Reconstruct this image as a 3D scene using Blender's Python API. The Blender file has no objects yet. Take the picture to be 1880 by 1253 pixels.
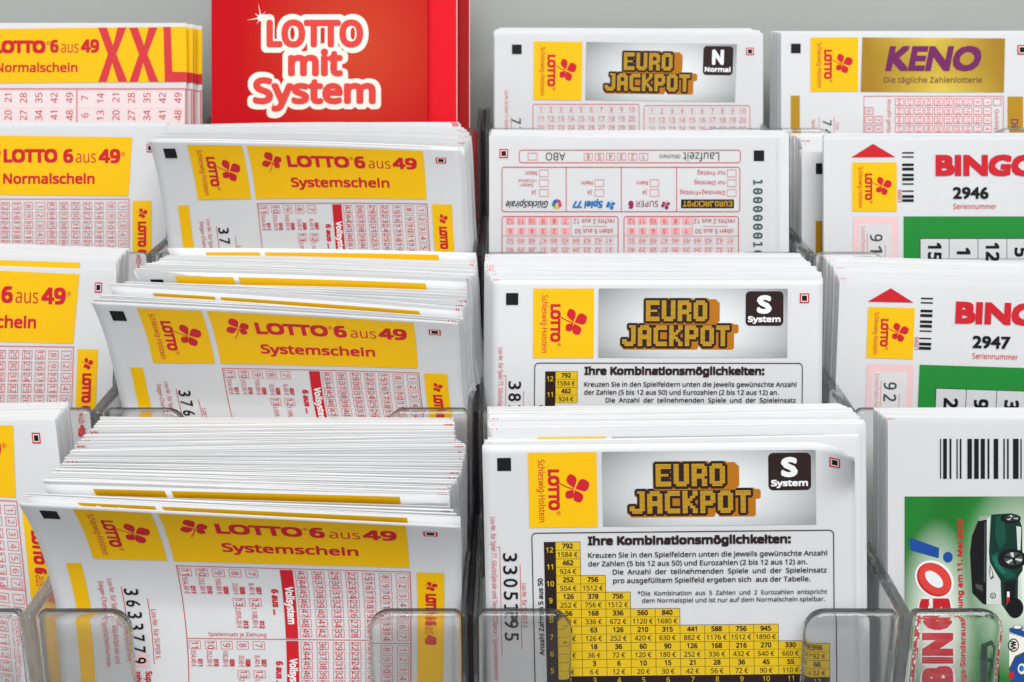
import bpy, math, os, random
import numpy as np
from mathutils import Vector, Matrix
from mathutils.geometry import tessellate_polygon

# ------------------------------------------------------------------ camera, light, exposure
SC = bpy.context.scene
COL = SC.collection
RND = random.Random(7)
F, CX, CY = 1785.0, 940.0, 626.5          # focal length and centre of the 1880 px wide picture
TH, BE = math.radians(15), math.radians(11)   # camera looks down 15 deg; slips lean back 4 deg in their pockets
ST, CT, SB, CB = math.sin(TH), math.cos(TH), math.sin(BE), math.cos(BE)
CAM_Z = 0.42


def c2w(p):
    """camera-frame millimetres (right, down, forward) -> world metres"""
    x, y, z = p
    return Vector((x * .001, (z * CT - y * ST) * .001, CAM_Z - (z * ST + y * CT) * .001))


cam = bpy.data.cameras.new('camera')
cam.sensor_width = 36
cam.sensor_fit = 'HORIZONTAL'
cam.lens = F / 1880 * 36
cam.clip_start, cam.clip_end = 0.005, 50
cam.dof.use_dof = True
cam.dof.focus_distance = 0.215
cam.dof.aperture_fstop = 34
camo = bpy.data.objects.new('camera', cam)
camo.location = (0, 0, CAM_Z)
camo.rotation_euler = (math.pi / 2 - TH, 0, 0)
COL.objects.link(camo)
SC.camera = camo

W = bpy.data.worlds.new('World')
SC.world = W
W.use_nodes = True
wn = W.node_tree                              # the shop around: bright ceiling, dim floor and aisle
wt = wn.nodes.new('ShaderNodeTexCoord')
wz = wn.nodes.new('ShaderNodeSeparateXYZ')
wr = wn.nodes.new('ShaderNodeValToRGB')
wm = wn.nodes.new('ShaderNodeMapRange')
wm.inputs['From Min'].default_value, wm.inputs['From Max'].default_value = -1, 1
wr.color_ramp.elements[0].position, wr.color_ramp.elements[0].color = .12, (.16, .16, .165, 1)
wr.color_ramp.elements[1].position, wr.color_ramp.elements[1].color = .80, (.86, .895, .92, 1)
e = wr.color_ramp.elements.new(.47)
e.color = (.52, .54, .56, 1)
wn.links.new(wt.outputs['Generated'], wz.inputs[0])
wn.links.new(wz.outputs['Z'], wm.inputs['Value'])
wn.links.new(wm.outputs['Result'], wr.inputs['Fac'])
wn.links.new(wr.outputs['Color'], wn.nodes['Background'].inputs[0])
wn.nodes['Background'].inputs[1].default_value = 1.0


def area(name, loc, target, sx, sy, power, col):
    l = bpy.data.lights.new(name, 'AREA')
    l.shape = 'RECTANGLE'
    l.size, l.size_y, l.energy, l.color = sx, sy, power, col
    o = bpy.data.objects.new(name, l)
    o.location = loc
    o.rotation_euler = (Vector(target) - Vector(loc)).to_track_quat('-Z', 'Y').to_euler()
    COL.objects.link(o)


area('ceiling_lamp', (0.15, -0.55, 1.7), (0, .25, .35), 1.5, .6, 24, (1, .985, .96))
SC.view_settings.view_transform = 'Standard'
SC.view_settings.look = 'None'
SC.view_settings.exposure = 0.0
SC.view_settings.gamma = 1
SC.view_settings.use_curve_mapping = False
SC.render.engine = 'CYCLES'
SC.cycles.max_bounces = 14
SC.cycles.transmission_bounces = 12
SC.cycles.transparent_max_bounces = 24
SC.cycles.glossy_bounces = 6
SC.cycles.diffuse_bounces = 5
SC.cycles.use_denoising = True
SC.cycles.sample_clamp_indirect = 6


# ------------------------------------------------------------------ materials
def lin(h):
    h = h.lstrip('#')
    out = []
    for i in (0, 2, 4):
        c = int(h[i:i + 2], 16) / 255
        out.append(c / 12.92 if c <= .04045 else ((c + .055) / 1.055) ** 2.4)
    return tuple(out) + (1,)


def mat(name, col, rough=.5, noise=0, scale=400, spec=.3, bump=0):
    m = bpy.data.materials.new(name)
    m.use_nodes = True
    nt = m.node_tree
    b = nt.nodes['Principled BSDF']
    b.inputs['Base Color'].default_value = col
    b.inputs['Roughness'].default_value = rough
    b.inputs['Specular IOR Level'].default_value = spec
    if noise or bump:
        tc = nt.nodes.new('ShaderNodeTexCoord')
        n = nt.nodes.new('ShaderNodeTexNoise')
        n.inputs['Scale'].default_value = scale
        n.inputs['Detail'].default_value = 5
        nt.links.new(tc.outputs['Object'], n.inputs['Vector'])
        if noise:
            mx = nt.nodes.new('ShaderNodeMix')
            mx.data_type = 'RGBA'
            mx.inputs['A'].default_value = tuple(c * (1 - noise) for c in col[:3]) + (1,)
            mx.inputs['B'].default_value = tuple(min(1, c * (1 + noise)) for c in col[:3]) + (1,)
            nt.links.new(n.outputs['Fac'], mx.inputs['Factor'])
            nt.links.new(mx.outputs['Result'], b.inputs['Base Color'])
        if bump:
            bp = nt.nodes.new('ShaderNodeBump')
            bp.inputs['Strength'].default_value = bump
            bp.inputs['Distance'].default_value = .0002
            nt.links.new(n.outputs['Fac'], bp.inputs['Height'])
            nt.links.new(bp.outputs['Normal'], b.inputs['Normal'])
    return m


def attr_mat(name, rough=.45):
    """printed picture whose ink colour is stored per vertex (gold and grey print gradients)"""
    m = bpy.data.materials.new(name)
    m.use_nodes = True
    nt = m.node_tree
    a = nt.nodes.new('ShaderNodeAttribute')
    a.attribute_name = 'ink'
    b = nt.nodes['Principled BSDF']
    b.inputs['Roughness'].default_value = rough
    b.inputs['Specular IOR Level'].default_value = .3
    nt.links.new(a.outputs['Color'], b.inputs['Base Color'])
    return m


INK = {}
for k, h, r in (('paper', '#f1f2f4', .62), ('yellow', '#f9c200', .5), ('red', '#cf1f2d', .5), ('rose', '#e06a72', .55),
                ('pink', '#f3c9cb', .55), ('pale_pink', '#f3e1e2', .55), ('shaded_pink', '#efaeb0', .55), ('black', '#121214', .5),
                ('grey', '#4d5052', .5), ('slate', '#3e5450', .5), ('brown', '#2c1a1a', .5), ('cell_gold', '#e3bd1e', .5),
                ('logo_gold', '#d3a328', .5), ('logo_side', '#b97210', .5), ('white', '#f4f4f4', .5), ('purple', '#742560', .45),
                ('plum', '#7a4a3a', .5), ('gold', '#b98c1d', .4), ('green', '#1f8a35', .5), ('dark_green', '#0b362c', .4),
                ('blue', '#1a4d9e', .5), ('sky_blue', '#1273b8', .5), ('magenta', '#9c1f5c', .5), ('cover_red', '#d3121f', .28),
                ('bright_red', '#ec0a20', .3), ('deep_red', '#a30710', .35), ('cream', '#f9f5ea', .35), ('coral', '#e4473f', .35),
                ('silver', '#a8abad', .5), ('xxl_red', '#d83a40', .5), ('van_green', '#15503f', .4), ('van_teal', '#217060', .4), ('van_white', '#d9dcd8', .45), ('orange', '#f08a12', .5), ('lime', '#9cc230', .5), ('violet', '#7b3f9a', .5), ('line_red', '#e0777d', .5)):
    INK[k] = mat('printed_' + k if k != 'paper' else 'white_paper', lin(h), r, noise=.03 if k in ('paper', 'yellow', 'green') else 0,
                 scale=60 if k == 'paper' else 500, bump=.22 if k == 'paper' else 0)
nt = INK['paper'].node_tree
oi = nt.nodes.new('ShaderNodeObjectInfo')      # no two sheets are quite the same white
hv = nt.nodes.new('ShaderNodeHueSaturation')
rv = nt.nodes.new('ShaderNodeMapRange')
rv.inputs['To Min'].default_value, rv.inputs['To Max'].default_value = .93, 1.02
src = nt.nodes['Principled BSDF'].inputs['Base Color'].links[0].from_socket
nt.links.new(oi.outputs['Random'], rv.inputs['Value'])
nt.links.new(rv.outputs['Result'], hv.inputs['Value'])
nt.links.new(src, hv.inputs['Color'])
nt.links.new(hv.outputs['Color'], nt.nodes['Principled BSDF'].inputs['Base Color'])
#                 # thin paper lets some light through
tr = nt.nodes.new('ShaderNodeBsdfTranslucent')
tr.inputs['Color'].default_value = (.9, .89, .87, 1)
mx = nt.nodes.new('ShaderNodeMixShader')
mx.inputs[0].default_value = .22
nt.links.new(nt.nodes['Principled BSDF'].outputs[0], mx.inputs[1])
nt.links.new(tr.outputs[0], mx.inputs[2])
nt.links.new(mx.outputs[0], nt.nodes['Material Output'].inputs['Surface'])
INK['picture'] = attr_mat('printed_picture')
INK['cover'] = attr_mat('glossy_cover', .3)
INK['cover'].node_tree.nodes['Principled BSDF'].inputs['Specular IOR Level'].default_value = .15


def acrylic(name, tint, rough, scale, thin):
    m = bpy.data.materials.new(name)
    m.use_nodes = True
    b = m.node_tree.nodes['Principled BSDF']
    b.inputs['Base Color'].default_value = tint
    nt = m.node_tree
    tc = nt.nodes.new('ShaderNodeTexCoord')
    n = nt.nodes.new('ShaderNodeTexNoise')          # handling smears: uneven gloss, faint waviness
    n.inputs['Scale'].default_value = scale
    n.inputs['Detail'].default_value = 6
    mr = nt.nodes.new('ShaderNodeMapRange')
    mr.inputs['From Min'].default_value, mr.inputs['From Max'].default_value = .45, .75
    mr.inputs['To Min'].default_value, mr.inputs['To Max'].default_value = rough, rough + .05
    bp = nt.nodes.new('ShaderNodeBump')
    bp.inputs['Strength'].default_value = .025
    bp.inputs['Distance'].default_value = .0006
    nt.links.new(tc.outputs['Object'], n.inputs['Vector'])
    nt.links.new(n.outputs['Fac'], mr.inputs['Value'])
    nt.links.new(mr.outputs['Result'], b.inputs['Roughness'])
    nt.links.new(n.outputs['Fac'], bp.inputs['Height'])
    nt.links.new(bp.outputs['Normal'], b.inputs['Normal'])
    b.inputs['IOR'].default_value = 1.49
    b.inputs['Transmission Weight'].default_value = 1
    tp = nt.nodes.new('ShaderNodeBsdfTransparent')
    tp.inputs['Color'].default_value = (.97, .97, .965, 1)
    mx = nt.nodes.new('ShaderNodeMixShader')
    mx.inputs[0].default_value = thin
    nt.links.new(b.outputs[0], mx.inputs[1])
    nt.links.new(tp.outputs[0], mx.inputs[2])
    nt.links.new(mx.outputs[0], nt.nodes['Material Output'].inputs['Surface'])
    return m


ACRYLIC = acrylic('clear_acrylic', (.95, .95, .945, 1), .006, 70, .04)
ACRYLIC_WALL = acrylic('worn_acrylic', (.93, .93, .93, 1), .1, 30, .12)


# ------------------------------------------------------------------ picture-to-place maps
class Hom:
    """perspective map from the layout of a printed slip to where that slip stands"""
    def __init__(s, src, dst):
        src, dst = np.array(src, float), np.array(dst, float)
        s.o, s.k = src.mean(0), src.std() or 1
        s.q, s.j = dst.mean(0), dst.std() or 1
        a = []
        for (x, y), (X, Y) in zip((src - s.o) / s.k, (dst - s.q) / s.j):
            a.append([x, y, 1, 0, 0, 0, -X * x, -X * y, -X])
            a.append([0, 0, 0, x, y, 1, -Y * x, -Y * y, -Y])
        s.h = np.linalg.svd(np.array(a))[2][-1].reshape(3, 3)

    def __call__(s, u, v):
        x, y = (u - s.o[0]) / s.k, (v - s.o[1]) / s.k
        p = s.h @ np.array((x, y, 1))
        return p[0] / p[2] * s.j + s.q[0], p[1] / p[2] * s.j + s.q[1]


class Quad:
    """smooth bent map (second order, a little third) for slips that curl forward"""
    def __init__(s, src, dst, wts=None):
        src, dst = np.array(src, float), np.array(dst, float)
        A = np.array([s.row(u, v) for u, v in src])
        w = np.ones(len(A)) if wts is None else np.array(wts, float)
        reg = np.diag([0, 0, 0, .02, .02, .02, .05, .05])
        s.c = np.linalg.solve(A.T @ (A * w[:, None]) + reg * .1, A.T @ (dst * w[:, None]))

    @staticmethod
    def row(u, v):
        x, y = u / 300 - 1, v / 200 - .7
        return [1, x, y, x * y, x * x, y * y, y * y * x, y * y * y]

    def __call__(s, u, v):
        r = np.array(s.row(u, v)) @ s.c
        return float(r[0]), float(r[1])


def ident(u, v):
    return u, v


LIP_Y = [-64.6, -24.2, 16.2, 56.6]       # front lip of each tier, camera frame, mm (tier 0 is the topmost)
LIP_Z = [294.7, 264.7, 234.7, 204.7]
LIP_PX = [235, 463, 748, 1120]
HB = (0, -ST, CT)                        # horizontally away from the viewer
DN = (0, CB, SB)                         # down along a slip


class Surf:
    def __init__(s, mp, row, gap, bulge=None, warp=None):
        s.mp, s.row, s.gap, s.bulge, s.warp = mp, row, gap, bulge, warp
        s.shift = None
        s.wave = (0, 0, 0)
        s.bk = 1.0

    def behind(s, dg, L, R, u0, u1, bk=1.0):
        n = Surf(s.mp, s.row, s.gap + dg, s.bulge, None)
        n.shift, n.bk = (L, R, u0, u1), bk
        return n

    def pix(s, u, v):
        if s.warp:
            u, v = s.warp(u, v)
        px, py = s.mp(u, v)
        if s.shift:
            L, R, u0, u1 = s.shift
            t = (u - u0) / (u1 - u0)
            px += L[0] + (R[0] - L[0]) * t
            py += L[1] + (R[1] - L[1]) * t + s.wave[0] * math.sin(s.wave[1] + s.wave[2] * t)
        return px, py

    def pos(s, u, v, off=0.0):
        px, py = s.pix(u, v)
        P0 = (LIP_Y[s.row] - ST * s.gap, LIP_Z[s.row] + CT * s.gap)
        ry = (py - CY) / F
        z = (-SB * P0[0] + CB * P0[1]) / (-SB * ry + CB)
        if s.bulge:
            z -= s.bulge(u, v) * s.bk
        z -= off
        return ((px - CX) / F * z, ry * z, z)


# ------------------------------------------------------------------ object helpers
def tag(o, label=None, cat=None, group=None, kind=None):
    for k, v in (('label', label), ('category', cat), ('group', group), ('kind', kind)):
        if v:
            o[k] = v
    return o


def mesh_obj(name, verts, faces, fm, mats, parent=None, origin=None, smooth=False, cols=None):
    """verts in world metres -> one mesh object whose origin is `origin`"""
    org = Vector(origin) if origin is not None else Vector((0, 0, 0))
    me = bpy.data.meshes.new(name)
    me.from_pydata([tuple(Vector(v) - org) for v in verts], [], faces)
    for m in mats:
        me.materials.append(m)
    if fm:
        me.polygons.foreach_set('material_index', fm)
    if smooth:
        me.polygons.foreach_set('use_smooth', [True] * len(me.polygons))
    if cols:
        at = me.attributes.new('ink', 'FLOAT_COLOR', 'POINT')
        buf = np.ones((len(verts), 4), np.float32)
        for i, c in cols.items():
            buf[i, :3] = c[:3]
        at.data.foreach_set('color', buf.ravel())
    me.update()
    o = bpy.data.objects.new(name, me)
    COL.objects.link(o)
    if parent is not None:
        o.parent = parent
    else:
        o.location = org
    return o


FONTS = {}
FDIR = bpy.utils.system_resource('DATAFILES', path='fonts') or ''
for k, fn in (('n', 'NotoSansHebrew-Regular.woff2'), ('m', 'DejaVuSansMono.woff2'), ('d', None)):
    try:
        FONTS[k] = bpy.data.fonts.load(os.path.join(FDIR, fn)) if fn else None
    except Exception:
        FONTS[k] = None                    # the built-in face
GL = {}


def glyphs(s, font='n', bold=0.0):
    key = (s, font, bold)
    if key not in GL:
        c = bpy.data.curves.new('lettering', 'FONT')
        c.body = s
        c.resolution_u = 3
        c.offset = bold
        if FONTS.get(font):
            c.font = FONTS[font]
        o = bpy.data.objects.new('lettering', c)
        m = bpy.data.meshes.new_from_object(o)
        vs = [(v.co.x, v.co.y) for v in m.vertices]
        fs = [tuple(p.vertices) for p in m.polygons]
        bpy.data.objects.remove(o)
        bpy.data.meshes.remove(m)
        bpy.data.curves.remove(c)
        GL[key] = (vs, fs)
    return GL[key]


def cap(font, bold):
    vs = glyphs('H', font, bold)[0]
    return max(v[1] for v in vs) - min(v[1] for v in vs)


class Ink:
    """one printed part: flat ink shapes laid on a slip's surface"""
    def __init__(s, surf, mp=None, cell=1e9):
        s.surf, s.mp, s.cell = surf, mp, cell
        s.v, s.f, s.m, s.mats, s.cols = [], [], [], [], {}
        s.nano = 0

    def slot(s, name):
        if name not in s.mats:
            s.mats.append(name)
        return s.mats.index(name)

    def P(s, u, v, layer, eps=0.0):
        if s.mp:
            u, v = s.mp(u, v)
        return c2w(s.surf.pos(u, v, .07 + .03 * layer + eps))

    def face(s, pts, col, layer=1, eps=0.0):
        b = len(s.v)
        s.v += [s.P(u, v, layer, eps) for u, v in pts]
        s.f.append(tuple(range(b, b + len(pts))))
        s.m.append(s.slot(col))
        return b

    def poly(s, pts, col, layer=1, eps=0.0):
        k = s.slot(col)
        tris = tessellate_polygon([[Vector((x, y, 0)) for x, y in pts]])
        b = len(s.v)
        s.v += [s.P(u, v, layer, eps) for u, v in pts]
        for t in tris:
            s.f.append(tuple(b + i for i in t))
            s.m.append(k)

    def quad(s, a, b_, c, d, col, layer=1, n=None, fn=None):
        """quad a-b-c-d, cut into cells; fn(s, t) gives a printed colour per vertex"""
        w = max(math.dist(a, b_), math.dist(d, c))
        h = max(math.dist(a, d), math.dist(b_, c))
        nx, ny = n or (max(1, math.ceil(w / s.cell)), max(1, math.ceil(h / s.cell)))
        k = s.slot(col)
        base = len(s.v)
        for j in range(ny + 1):
            for i in range(nx + 1):
                p, q = i / nx, j / ny
                x = (a[0] * (1 - p) + b_[0] * p) * (1 - q) + (d[0] * (1 - p) + c[0] * p) * q
                y = (a[1] * (1 - p) + b_[1] * p) * (1 - q) + (d[1] * (1 - p) + c[1] * p) * q
                if fn:
                    s.cols[len(s.v)] = fn(p, q)
                s.v.append(s.P(x, y, layer))
        for j in range(ny):
            for i in range(nx):
                o = base + j * (nx + 1) + i
                s.f.append((o, o + nx + 1, o + nx + 2, o + 1))
                s.m.append(k)

    def rect(s, x0, y0, x1, y1, col, layer=1, n=None, fn=None):
        s.quad((x0, y0), (x1, y0), (x1, y1), (x0, y1), col, layer, n, fn)

    def box(s, x0, y0, x1, y1, w, col, layer=1):
        s.rect(x0, y0, x1, y0 + w, col, layer)
        s.rect(x0, y1 - w, x1, y1, col, layer)
        s.rect(x0, y0 + w, x0 + w, y1 - w, col, layer)
        s.rect(x1 - w, y0 + w, x1, y1 - w, col, layer)

    def rbox(s, x0, y0, x1, y1, r, w, col, layer=1, fill=None):
        def ring(d):
            o = []
            for cx, cy, a0 in ((x1 - r, y0 + r, -90), (x1 - r, y1 - r, 0), (x0 + r, y1 - r, 90), (x0 + r, y0 + r, 180)):
                for i in range(6):
                    a = math.radians(a0 + i * 18)
                    o.append((cx + (r - d) * math.cos(a), cy + (r - d) * math.sin(a)))
            return o
        A, B = ring(0), ring(w)
        if fill:
            s.poly(A, fill, layer)
            return
        n = len(A)
        k = s.slot(col)
        b = len(s.v)
        s.v += [s.P(u, v, layer) for u, v in A + B]
        for i in range(n):
            j = (i + 1) % n
            s.f.append((b + i, b + j, b + n + j, b + n + i))
            s.m.append(k)

    def text(s, t, x, y, h, col, rot=0, align='l', fit=None, bold=0.0, font='n', layer=2, slant=0.0, soft=False):
        vs, fs = glyphs(t, font)
        if not vs:
            return
        c0 = cap(font, 0.0)
        d = bold * h / c0
        k = (h - 2 * d) / c0
        x0, x1 = min(v[0] for v in vs), max(v[0] for v in vs)
        kx = (fit - 2 * d) / (x1 - x0) if fit else k
        wid = (x1 - x0) * kx + 2 * d
        sh = {'l': 0, 'c': -wid / 2, 'r': -wid}[align] + d
        slot = s.slot(col)
        offs = [(0, 0)]
        if d:
            offs += [(d, d), (d, -d), (-d, d), (-d, -d)]
            if d > .55:
                offs += [(d, 0), (-d, 0), (0, d), (0, -d)]
            if soft:
                offs = [(0, 0)] + [(d * math.cos(q * .524), d * math.sin(q * .524)) for q in range(12)]
        for q, (ox, oy) in enumerate(offs):
            b = len(s.v)
            for vx, vy in vs:
                c = vy * k + d + oy
                a = (vx - x0) * kx + sh + c * slant + ox
                if rot == 0:
                    p = (x + a, y - c)
                elif rot == 90:
                    p = (x + c, y + a)
                elif rot == -90:
                    p = (x - c, y - a)
                else:
                    p = (x - a, y + c)
                s.v.append(s.P(p[0], p[1], layer, q * .0015))
            for f in fs:
                s.f.append(tuple(b + i for i in f))
                s.m.append(slot)

    def clover(s, cx, cy, r, col, rot=0, layer=2):
        """four-leaf clover with a curved stem; r = half height"""
        ca, sa = math.cos(math.radians(rot)), math.sin(math.radians(rot))

        def T(x, y):
            return cx + (x * ca - y * sa) * r, cy + (x * sa + y * ca) * r
        for ang, L, wd in ((-113, 1.12, .43), (-24, 1.0, .36), (163, 1.08, .35), (44, .84, .30)):
            a = math.radians(ang)
            dx, dy = math.cos(a), math.sin(a)
            pts = []
            for q in range(18):
                t = q / 17
                pts.append((.06 + t * (L - .06), wd * (math.sin(math.pi * t ** 1.35) ** .8) if 0 < t < 1 else 0))
            ring = pts + [(p, -w_) for p, w_ in pts[-2:0:-1]]
            s.poly([T(p * dx - w_ * dy, p * dy + w_ * dx) for p, w_ in ring], col, layer)
        st = []
        for q in range(7):
            t = q / 6
            st.append((-.02 - .42 * t ** 1.5, .06 + 1.0 * t))
        k = [(x - .035, y) for x, y in st] + [(x + .05, y) for x, y in st[::-1]]
        s.poly([T(*p) for p in k], col, layer)

    def cells(s, cellset, x0, y0, k, col, layer, gap=0.0):
        rows = {}
        for i, j in cellset:
            rows.setdefault(j, []).append(i)
        for j, r in rows.items():
            r.sort()
            a = r[0]
            p = a
            for i in r[1:] + [None]:
                if i is None or i != p + 1:
                    s.rect(x0 + a * k[0], y0 + j * k[1] + gap, x0 + (p + 1) * k[0], y0 + (j + 1) * k[1] - gap, col, layer)
                    a = i
                p = i

    def build(s, name, parent, label=None):
        if not s.v:
            return None
        o = mesh_obj(name, s.v, s.f, s.m, [INK[m] for m in s.mats], parent, parent_origin(parent), cols=s.cols or None)
        if label:
            o['label'] = label
        return o


def parent_origin(p):
    l = Vector((0, 0, 0))
    while p is not None:
        l += p.location
        p = p.parent
    return l


def sheet_geo(surf, u0, u1, v0, v1, nu, nv, ext=42.0, thick=.14):
    """paper as a thin solid: printed face, back, rim, plus the part that stands down in the pocket"""
    g = []
    for j in range(nv + 1):
        for i in range(nu + 1):
            g.append(surf.pos(u0 + (u1 - u0) * i / nu, v0 + (v1 - v0) * j / nv))
    for i in range(nu + 1):
        p = g[nv * (nu + 1) + i]
        g.append((p[0], p[1] + DN[1] * ext, p[2] + DN[2] * ext))
    R = nv + 2
    n = len(g)
    back = [(x, y + HB[1] * thick, z + HB[2] * thick) for x, y, z in g]
    V = [c2w(p) for p in g + back]
    fs = []
    C = nu + 1
    for j in range(R - 1):
        for i in range(nu):
            a = j * C + i
            fs.append((a, a + C, a + C + 1, a + 1))
            fs.append((n + a, n + a + 1, n + a + C + 1, n + a + C))
    for i in range(nu):
        fs.append((i, i + 1, n + i + 1, n + i))
        a = (R - 1) * C + i
        fs.append((a + 1, a, n + a, n + a + 1))
    for j in range(R - 1):
        a = j * C
        fs.append((a + C, a, n + a, n + a + C))
        a = j * C + nu
        fs.append((a, a + C, n + a + C, n + a))
    mid = (V[(R - 1) * C] + V[(R - 1) * C + nu]) / 2
    return V, fs, mid


def slip(name, surf, u0, u1, v0, v1, label, group=None, cat='lottery slip', nu=2, nv=3, paper='paper', thick=.14):
    V, fs, mid = sheet_geo(surf, u0, u1, v0, v1, nu, nv, thick=thick)
    root = bpy.data.objects.new(name, None)
    root.empty_display_size = .01
    root.location = mid
    COL.objects.link(root)
    tag(root, label, cat, group)
    mesh_obj('sheet' if name == 'lottery_slip' else 'cover', V, fs, None, [INK[paper]], root, mid, smooth=nv > 6)
    return root


MASS_V, MASS_F = [], []


def keyed(kf, t):
    for (t0, *a), (t1, *b) in zip(kf, kf[1:]):
        if t <= t1:
            q = (t - t0) / (t1 - t0)
            return [x + (y - x) * q for x, y in zip(a, b)]
    return list(kf[-1][1:])


def pile(surf, u0, u1, v0, v1, kf, depth, n_ind, n_mass, label, group, nu=2, nv=3, marks=None, seed=1, t0=.03, jit=1.0, tf=(.5, .95), wv=.5):
    """the slips packed behind a front slip: single slips plus the closely packed rest"""
    r = random.Random(seed)
    kf = [(0, 0, 0, 0, 0)] + kf
    gaps = [r.choice((.45, .7, .9, 1.0, 1.2, 1.9)) for i in range(n_ind + n_mass)]
    ts, s = [], 0.0
    for q in gaps:
        ts.append(t0 + (1 - t0) * s / sum(gaps))
        s += q
    pick = set(round(i * (n_ind + n_mass - 1) / max(1, n_ind - 1)) for i in range(n_ind))
    for i, t in enumerate(ts):
        a = keyed(kf, t)
        a = [a[0] + r.gauss(0, 1.6) * jit, a[1] + r.gauss(0, .7) * jit, a[2] + r.gauss(0, 1.8) * jit, a[3] + r.gauss(0, .7) * jit]
        sf = surf.behind(.25 + t * depth, a[:2], a[2:], u0, u1, max(0, 1 - t * .75))
        sf.wave = (r.uniform(0, wv), r.uniform(0, 6.3), r.uniform(1.5, 5))
        V, fs, mid = sheet_geo(sf, u0, u1, v0, v1, nu, nv, ext=30, thick=max(.09, r.uniform(*tf) * depth * ((ts[i + 1] if i + 1 < len(ts) else 1) - t)))
        if i in pick:
            fm = [0] * len(fs)
            mats = [INK['paper']]
            if marks:
                k = Ink(sf)
                for side in marks:
                    for q in range(r.choice((1, 2, 2, 3))):
                        x = (u0 + 3 + 5 * q + r.uniform(0, 3)) if side == 'l' else (u1 - 5 - 5 * q - r.uniform(0, 3))
                        k.rect(x, v0 + .3, x + 1.5, v0 + r.uniform(4, 12), 'rose', 0)
                    if r.random() < .5:
                        x = u0 + 2 if side == 'l' else u1 - 16
                        k.rect(x, v0 + r.uniform(1, 3), x + 13, v0 + 4.4, 'rose', 1)
                b = len(V)
                V = V + k.v
                fs = fs + [tuple(b + x for x in f) for f in k.f]
                fm = fm + [1] * len(k.f)
                mats.append(INK['rose'])
            o = mesh_obj('lottery_slip', V, fs, fm, mats, None, mid, smooth=False)
            tag(o, label, 'lottery slip', group)
        else:
            b = len(MASS_V)
            MASS_V.extend(V)
            MASS_F.extend(tuple(b + x for x in f) for f in fs)


# ------------------------------------------------------------------ the wall behind and the acrylic dispensers
def prism(name, pts, axis_vec, mat_, parent, origin, bev=.0, seg=2):
    """solid from a camera-frame outline (mm) pushed along axis_vec (mm)"""
    import bmesh
    bm = bmesh.new()
    org = Vector(origin)
    vs = [bm.verts.new(c2w(p) - org) for p in pts]
    f = bm.faces.new(vs)
    ex = bmesh.ops.extrude_face_region(bm, geom=[f])
    d = c2w(axis_vec) - c2w((0, 0, 0))
    bmesh.ops.translate(bm, vec=d, verts=[g for g in ex['geom'] if isinstance(g, bmesh.types.BMVert)])
    bmesh.ops.recalc_face_normals(bm, faces=bm.faces)
    if bev:
        ed = [e for e in bm.edges if e.calc_face_angle(0) > .5]
        bmesh.ops.bevel(bm, geom=ed, offset=bev * .001, segments=seg, profile=.5, affect='EDGES', clamp_overlap=True)
    me = bpy.data.meshes.new(name)
    bm.to_mesh(me)
    bm.free()
    me.materials.append(mat_)
    o = bpy.data.objects.new(name, me)
    COL.objects.link(o)
    if parent:
        o.parent = parent
    else:
        o.location = org
    return o


def wall():
    m = mat('grey_painted_wall', lin('#adb1ad'), .5, noise=.07, scale=14, bump=.25)
    y0 = LIP_Y[0] - ST * 24
    z0 = LIP_Z[0] + CT * 24
    up, dn = 700, 330
    V = []
    for x, h, b in ((-900, up, 0), (900, up, 0), (900, -dn, 0), (-900, -dn, 0)):
        V.append((x, y0 - CT * h, z0 - ST * h))
    prism('wall', V, (0, HB[1] * 20, HB[2] * 20), m, None, c2w((0, y0, z0)))
    tag(bpy.data.objects['wall'], kind='structure')


wall()


def P_(x, row, s, b):
    """pocket frame -> camera frame: x, tier, s mm below the lip along the panel, b mm back"""
    return (x, LIP_Y[row] + CB * s - ST * b, LIP_Z[row] + SB * s + CT * b)


def dispenser(rows, label):
    """two columns of stepped pockets; rows[k] = the three side walls of a tier as (centre x, thickness)"""
    root = bpy.data.objects.new('slip_dispenser', None)
    base = c2w(P_(rows[3][1][0], 3, 90, 20))
    root.location = base
    COL.objects.link(root)
    tag(root, label, 'slip dispenser', 'clear acrylic slip dispensers')
    for row in range(4):
        xs = rows[row]
        for x, w in xs:
            depth = 20 if row == 0 else 36
            pts = []
            for b, h in ((-2, -.2), (depth, 5.5), (depth, -62), (-2, -62)):
                pts.append((x - w / 2, LIP_Y[row] - ST * b - CT * h, LIP_Z[row] + CT * b - ST * h))
            prism('side_wall', pts, (w, 0, 0), ACRYLIC_WALL, root, base, bev=min(1.1, w * .36), seg=5)
        for (xa, wa), (xb, wb) in zip(xs, xs[1:]):
            l, r = xa + wa / 2 + .02, xb - wb / 2 - .02
            tab, rad, deep = 19.5, 4.4, 46
            o = [(l, 62), (l, 0)]
            for i in range(7):
                a = math.radians(90 - i * 15)
                o.append((l + tab - rad + rad * math.cos(a), rad - rad * math.sin(a)))
            o += [(l + tab, deep), (r - tab, deep)]
            for i in range(7):
                a = math.radians(180 - i * 15)
                o.append((r - tab + rad + rad * math.cos(a), rad - rad * math.sin(a)))
            o += [(r, 0), (r, 62)]
            prism('front_panel', [P_(x, row, s, -1.6) for x, s in o], (0, HB[1] * 3.4, HB[2] * 3.4), ACRYLIC, root, base, bev=1.5, seg=7)
    return root


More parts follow.
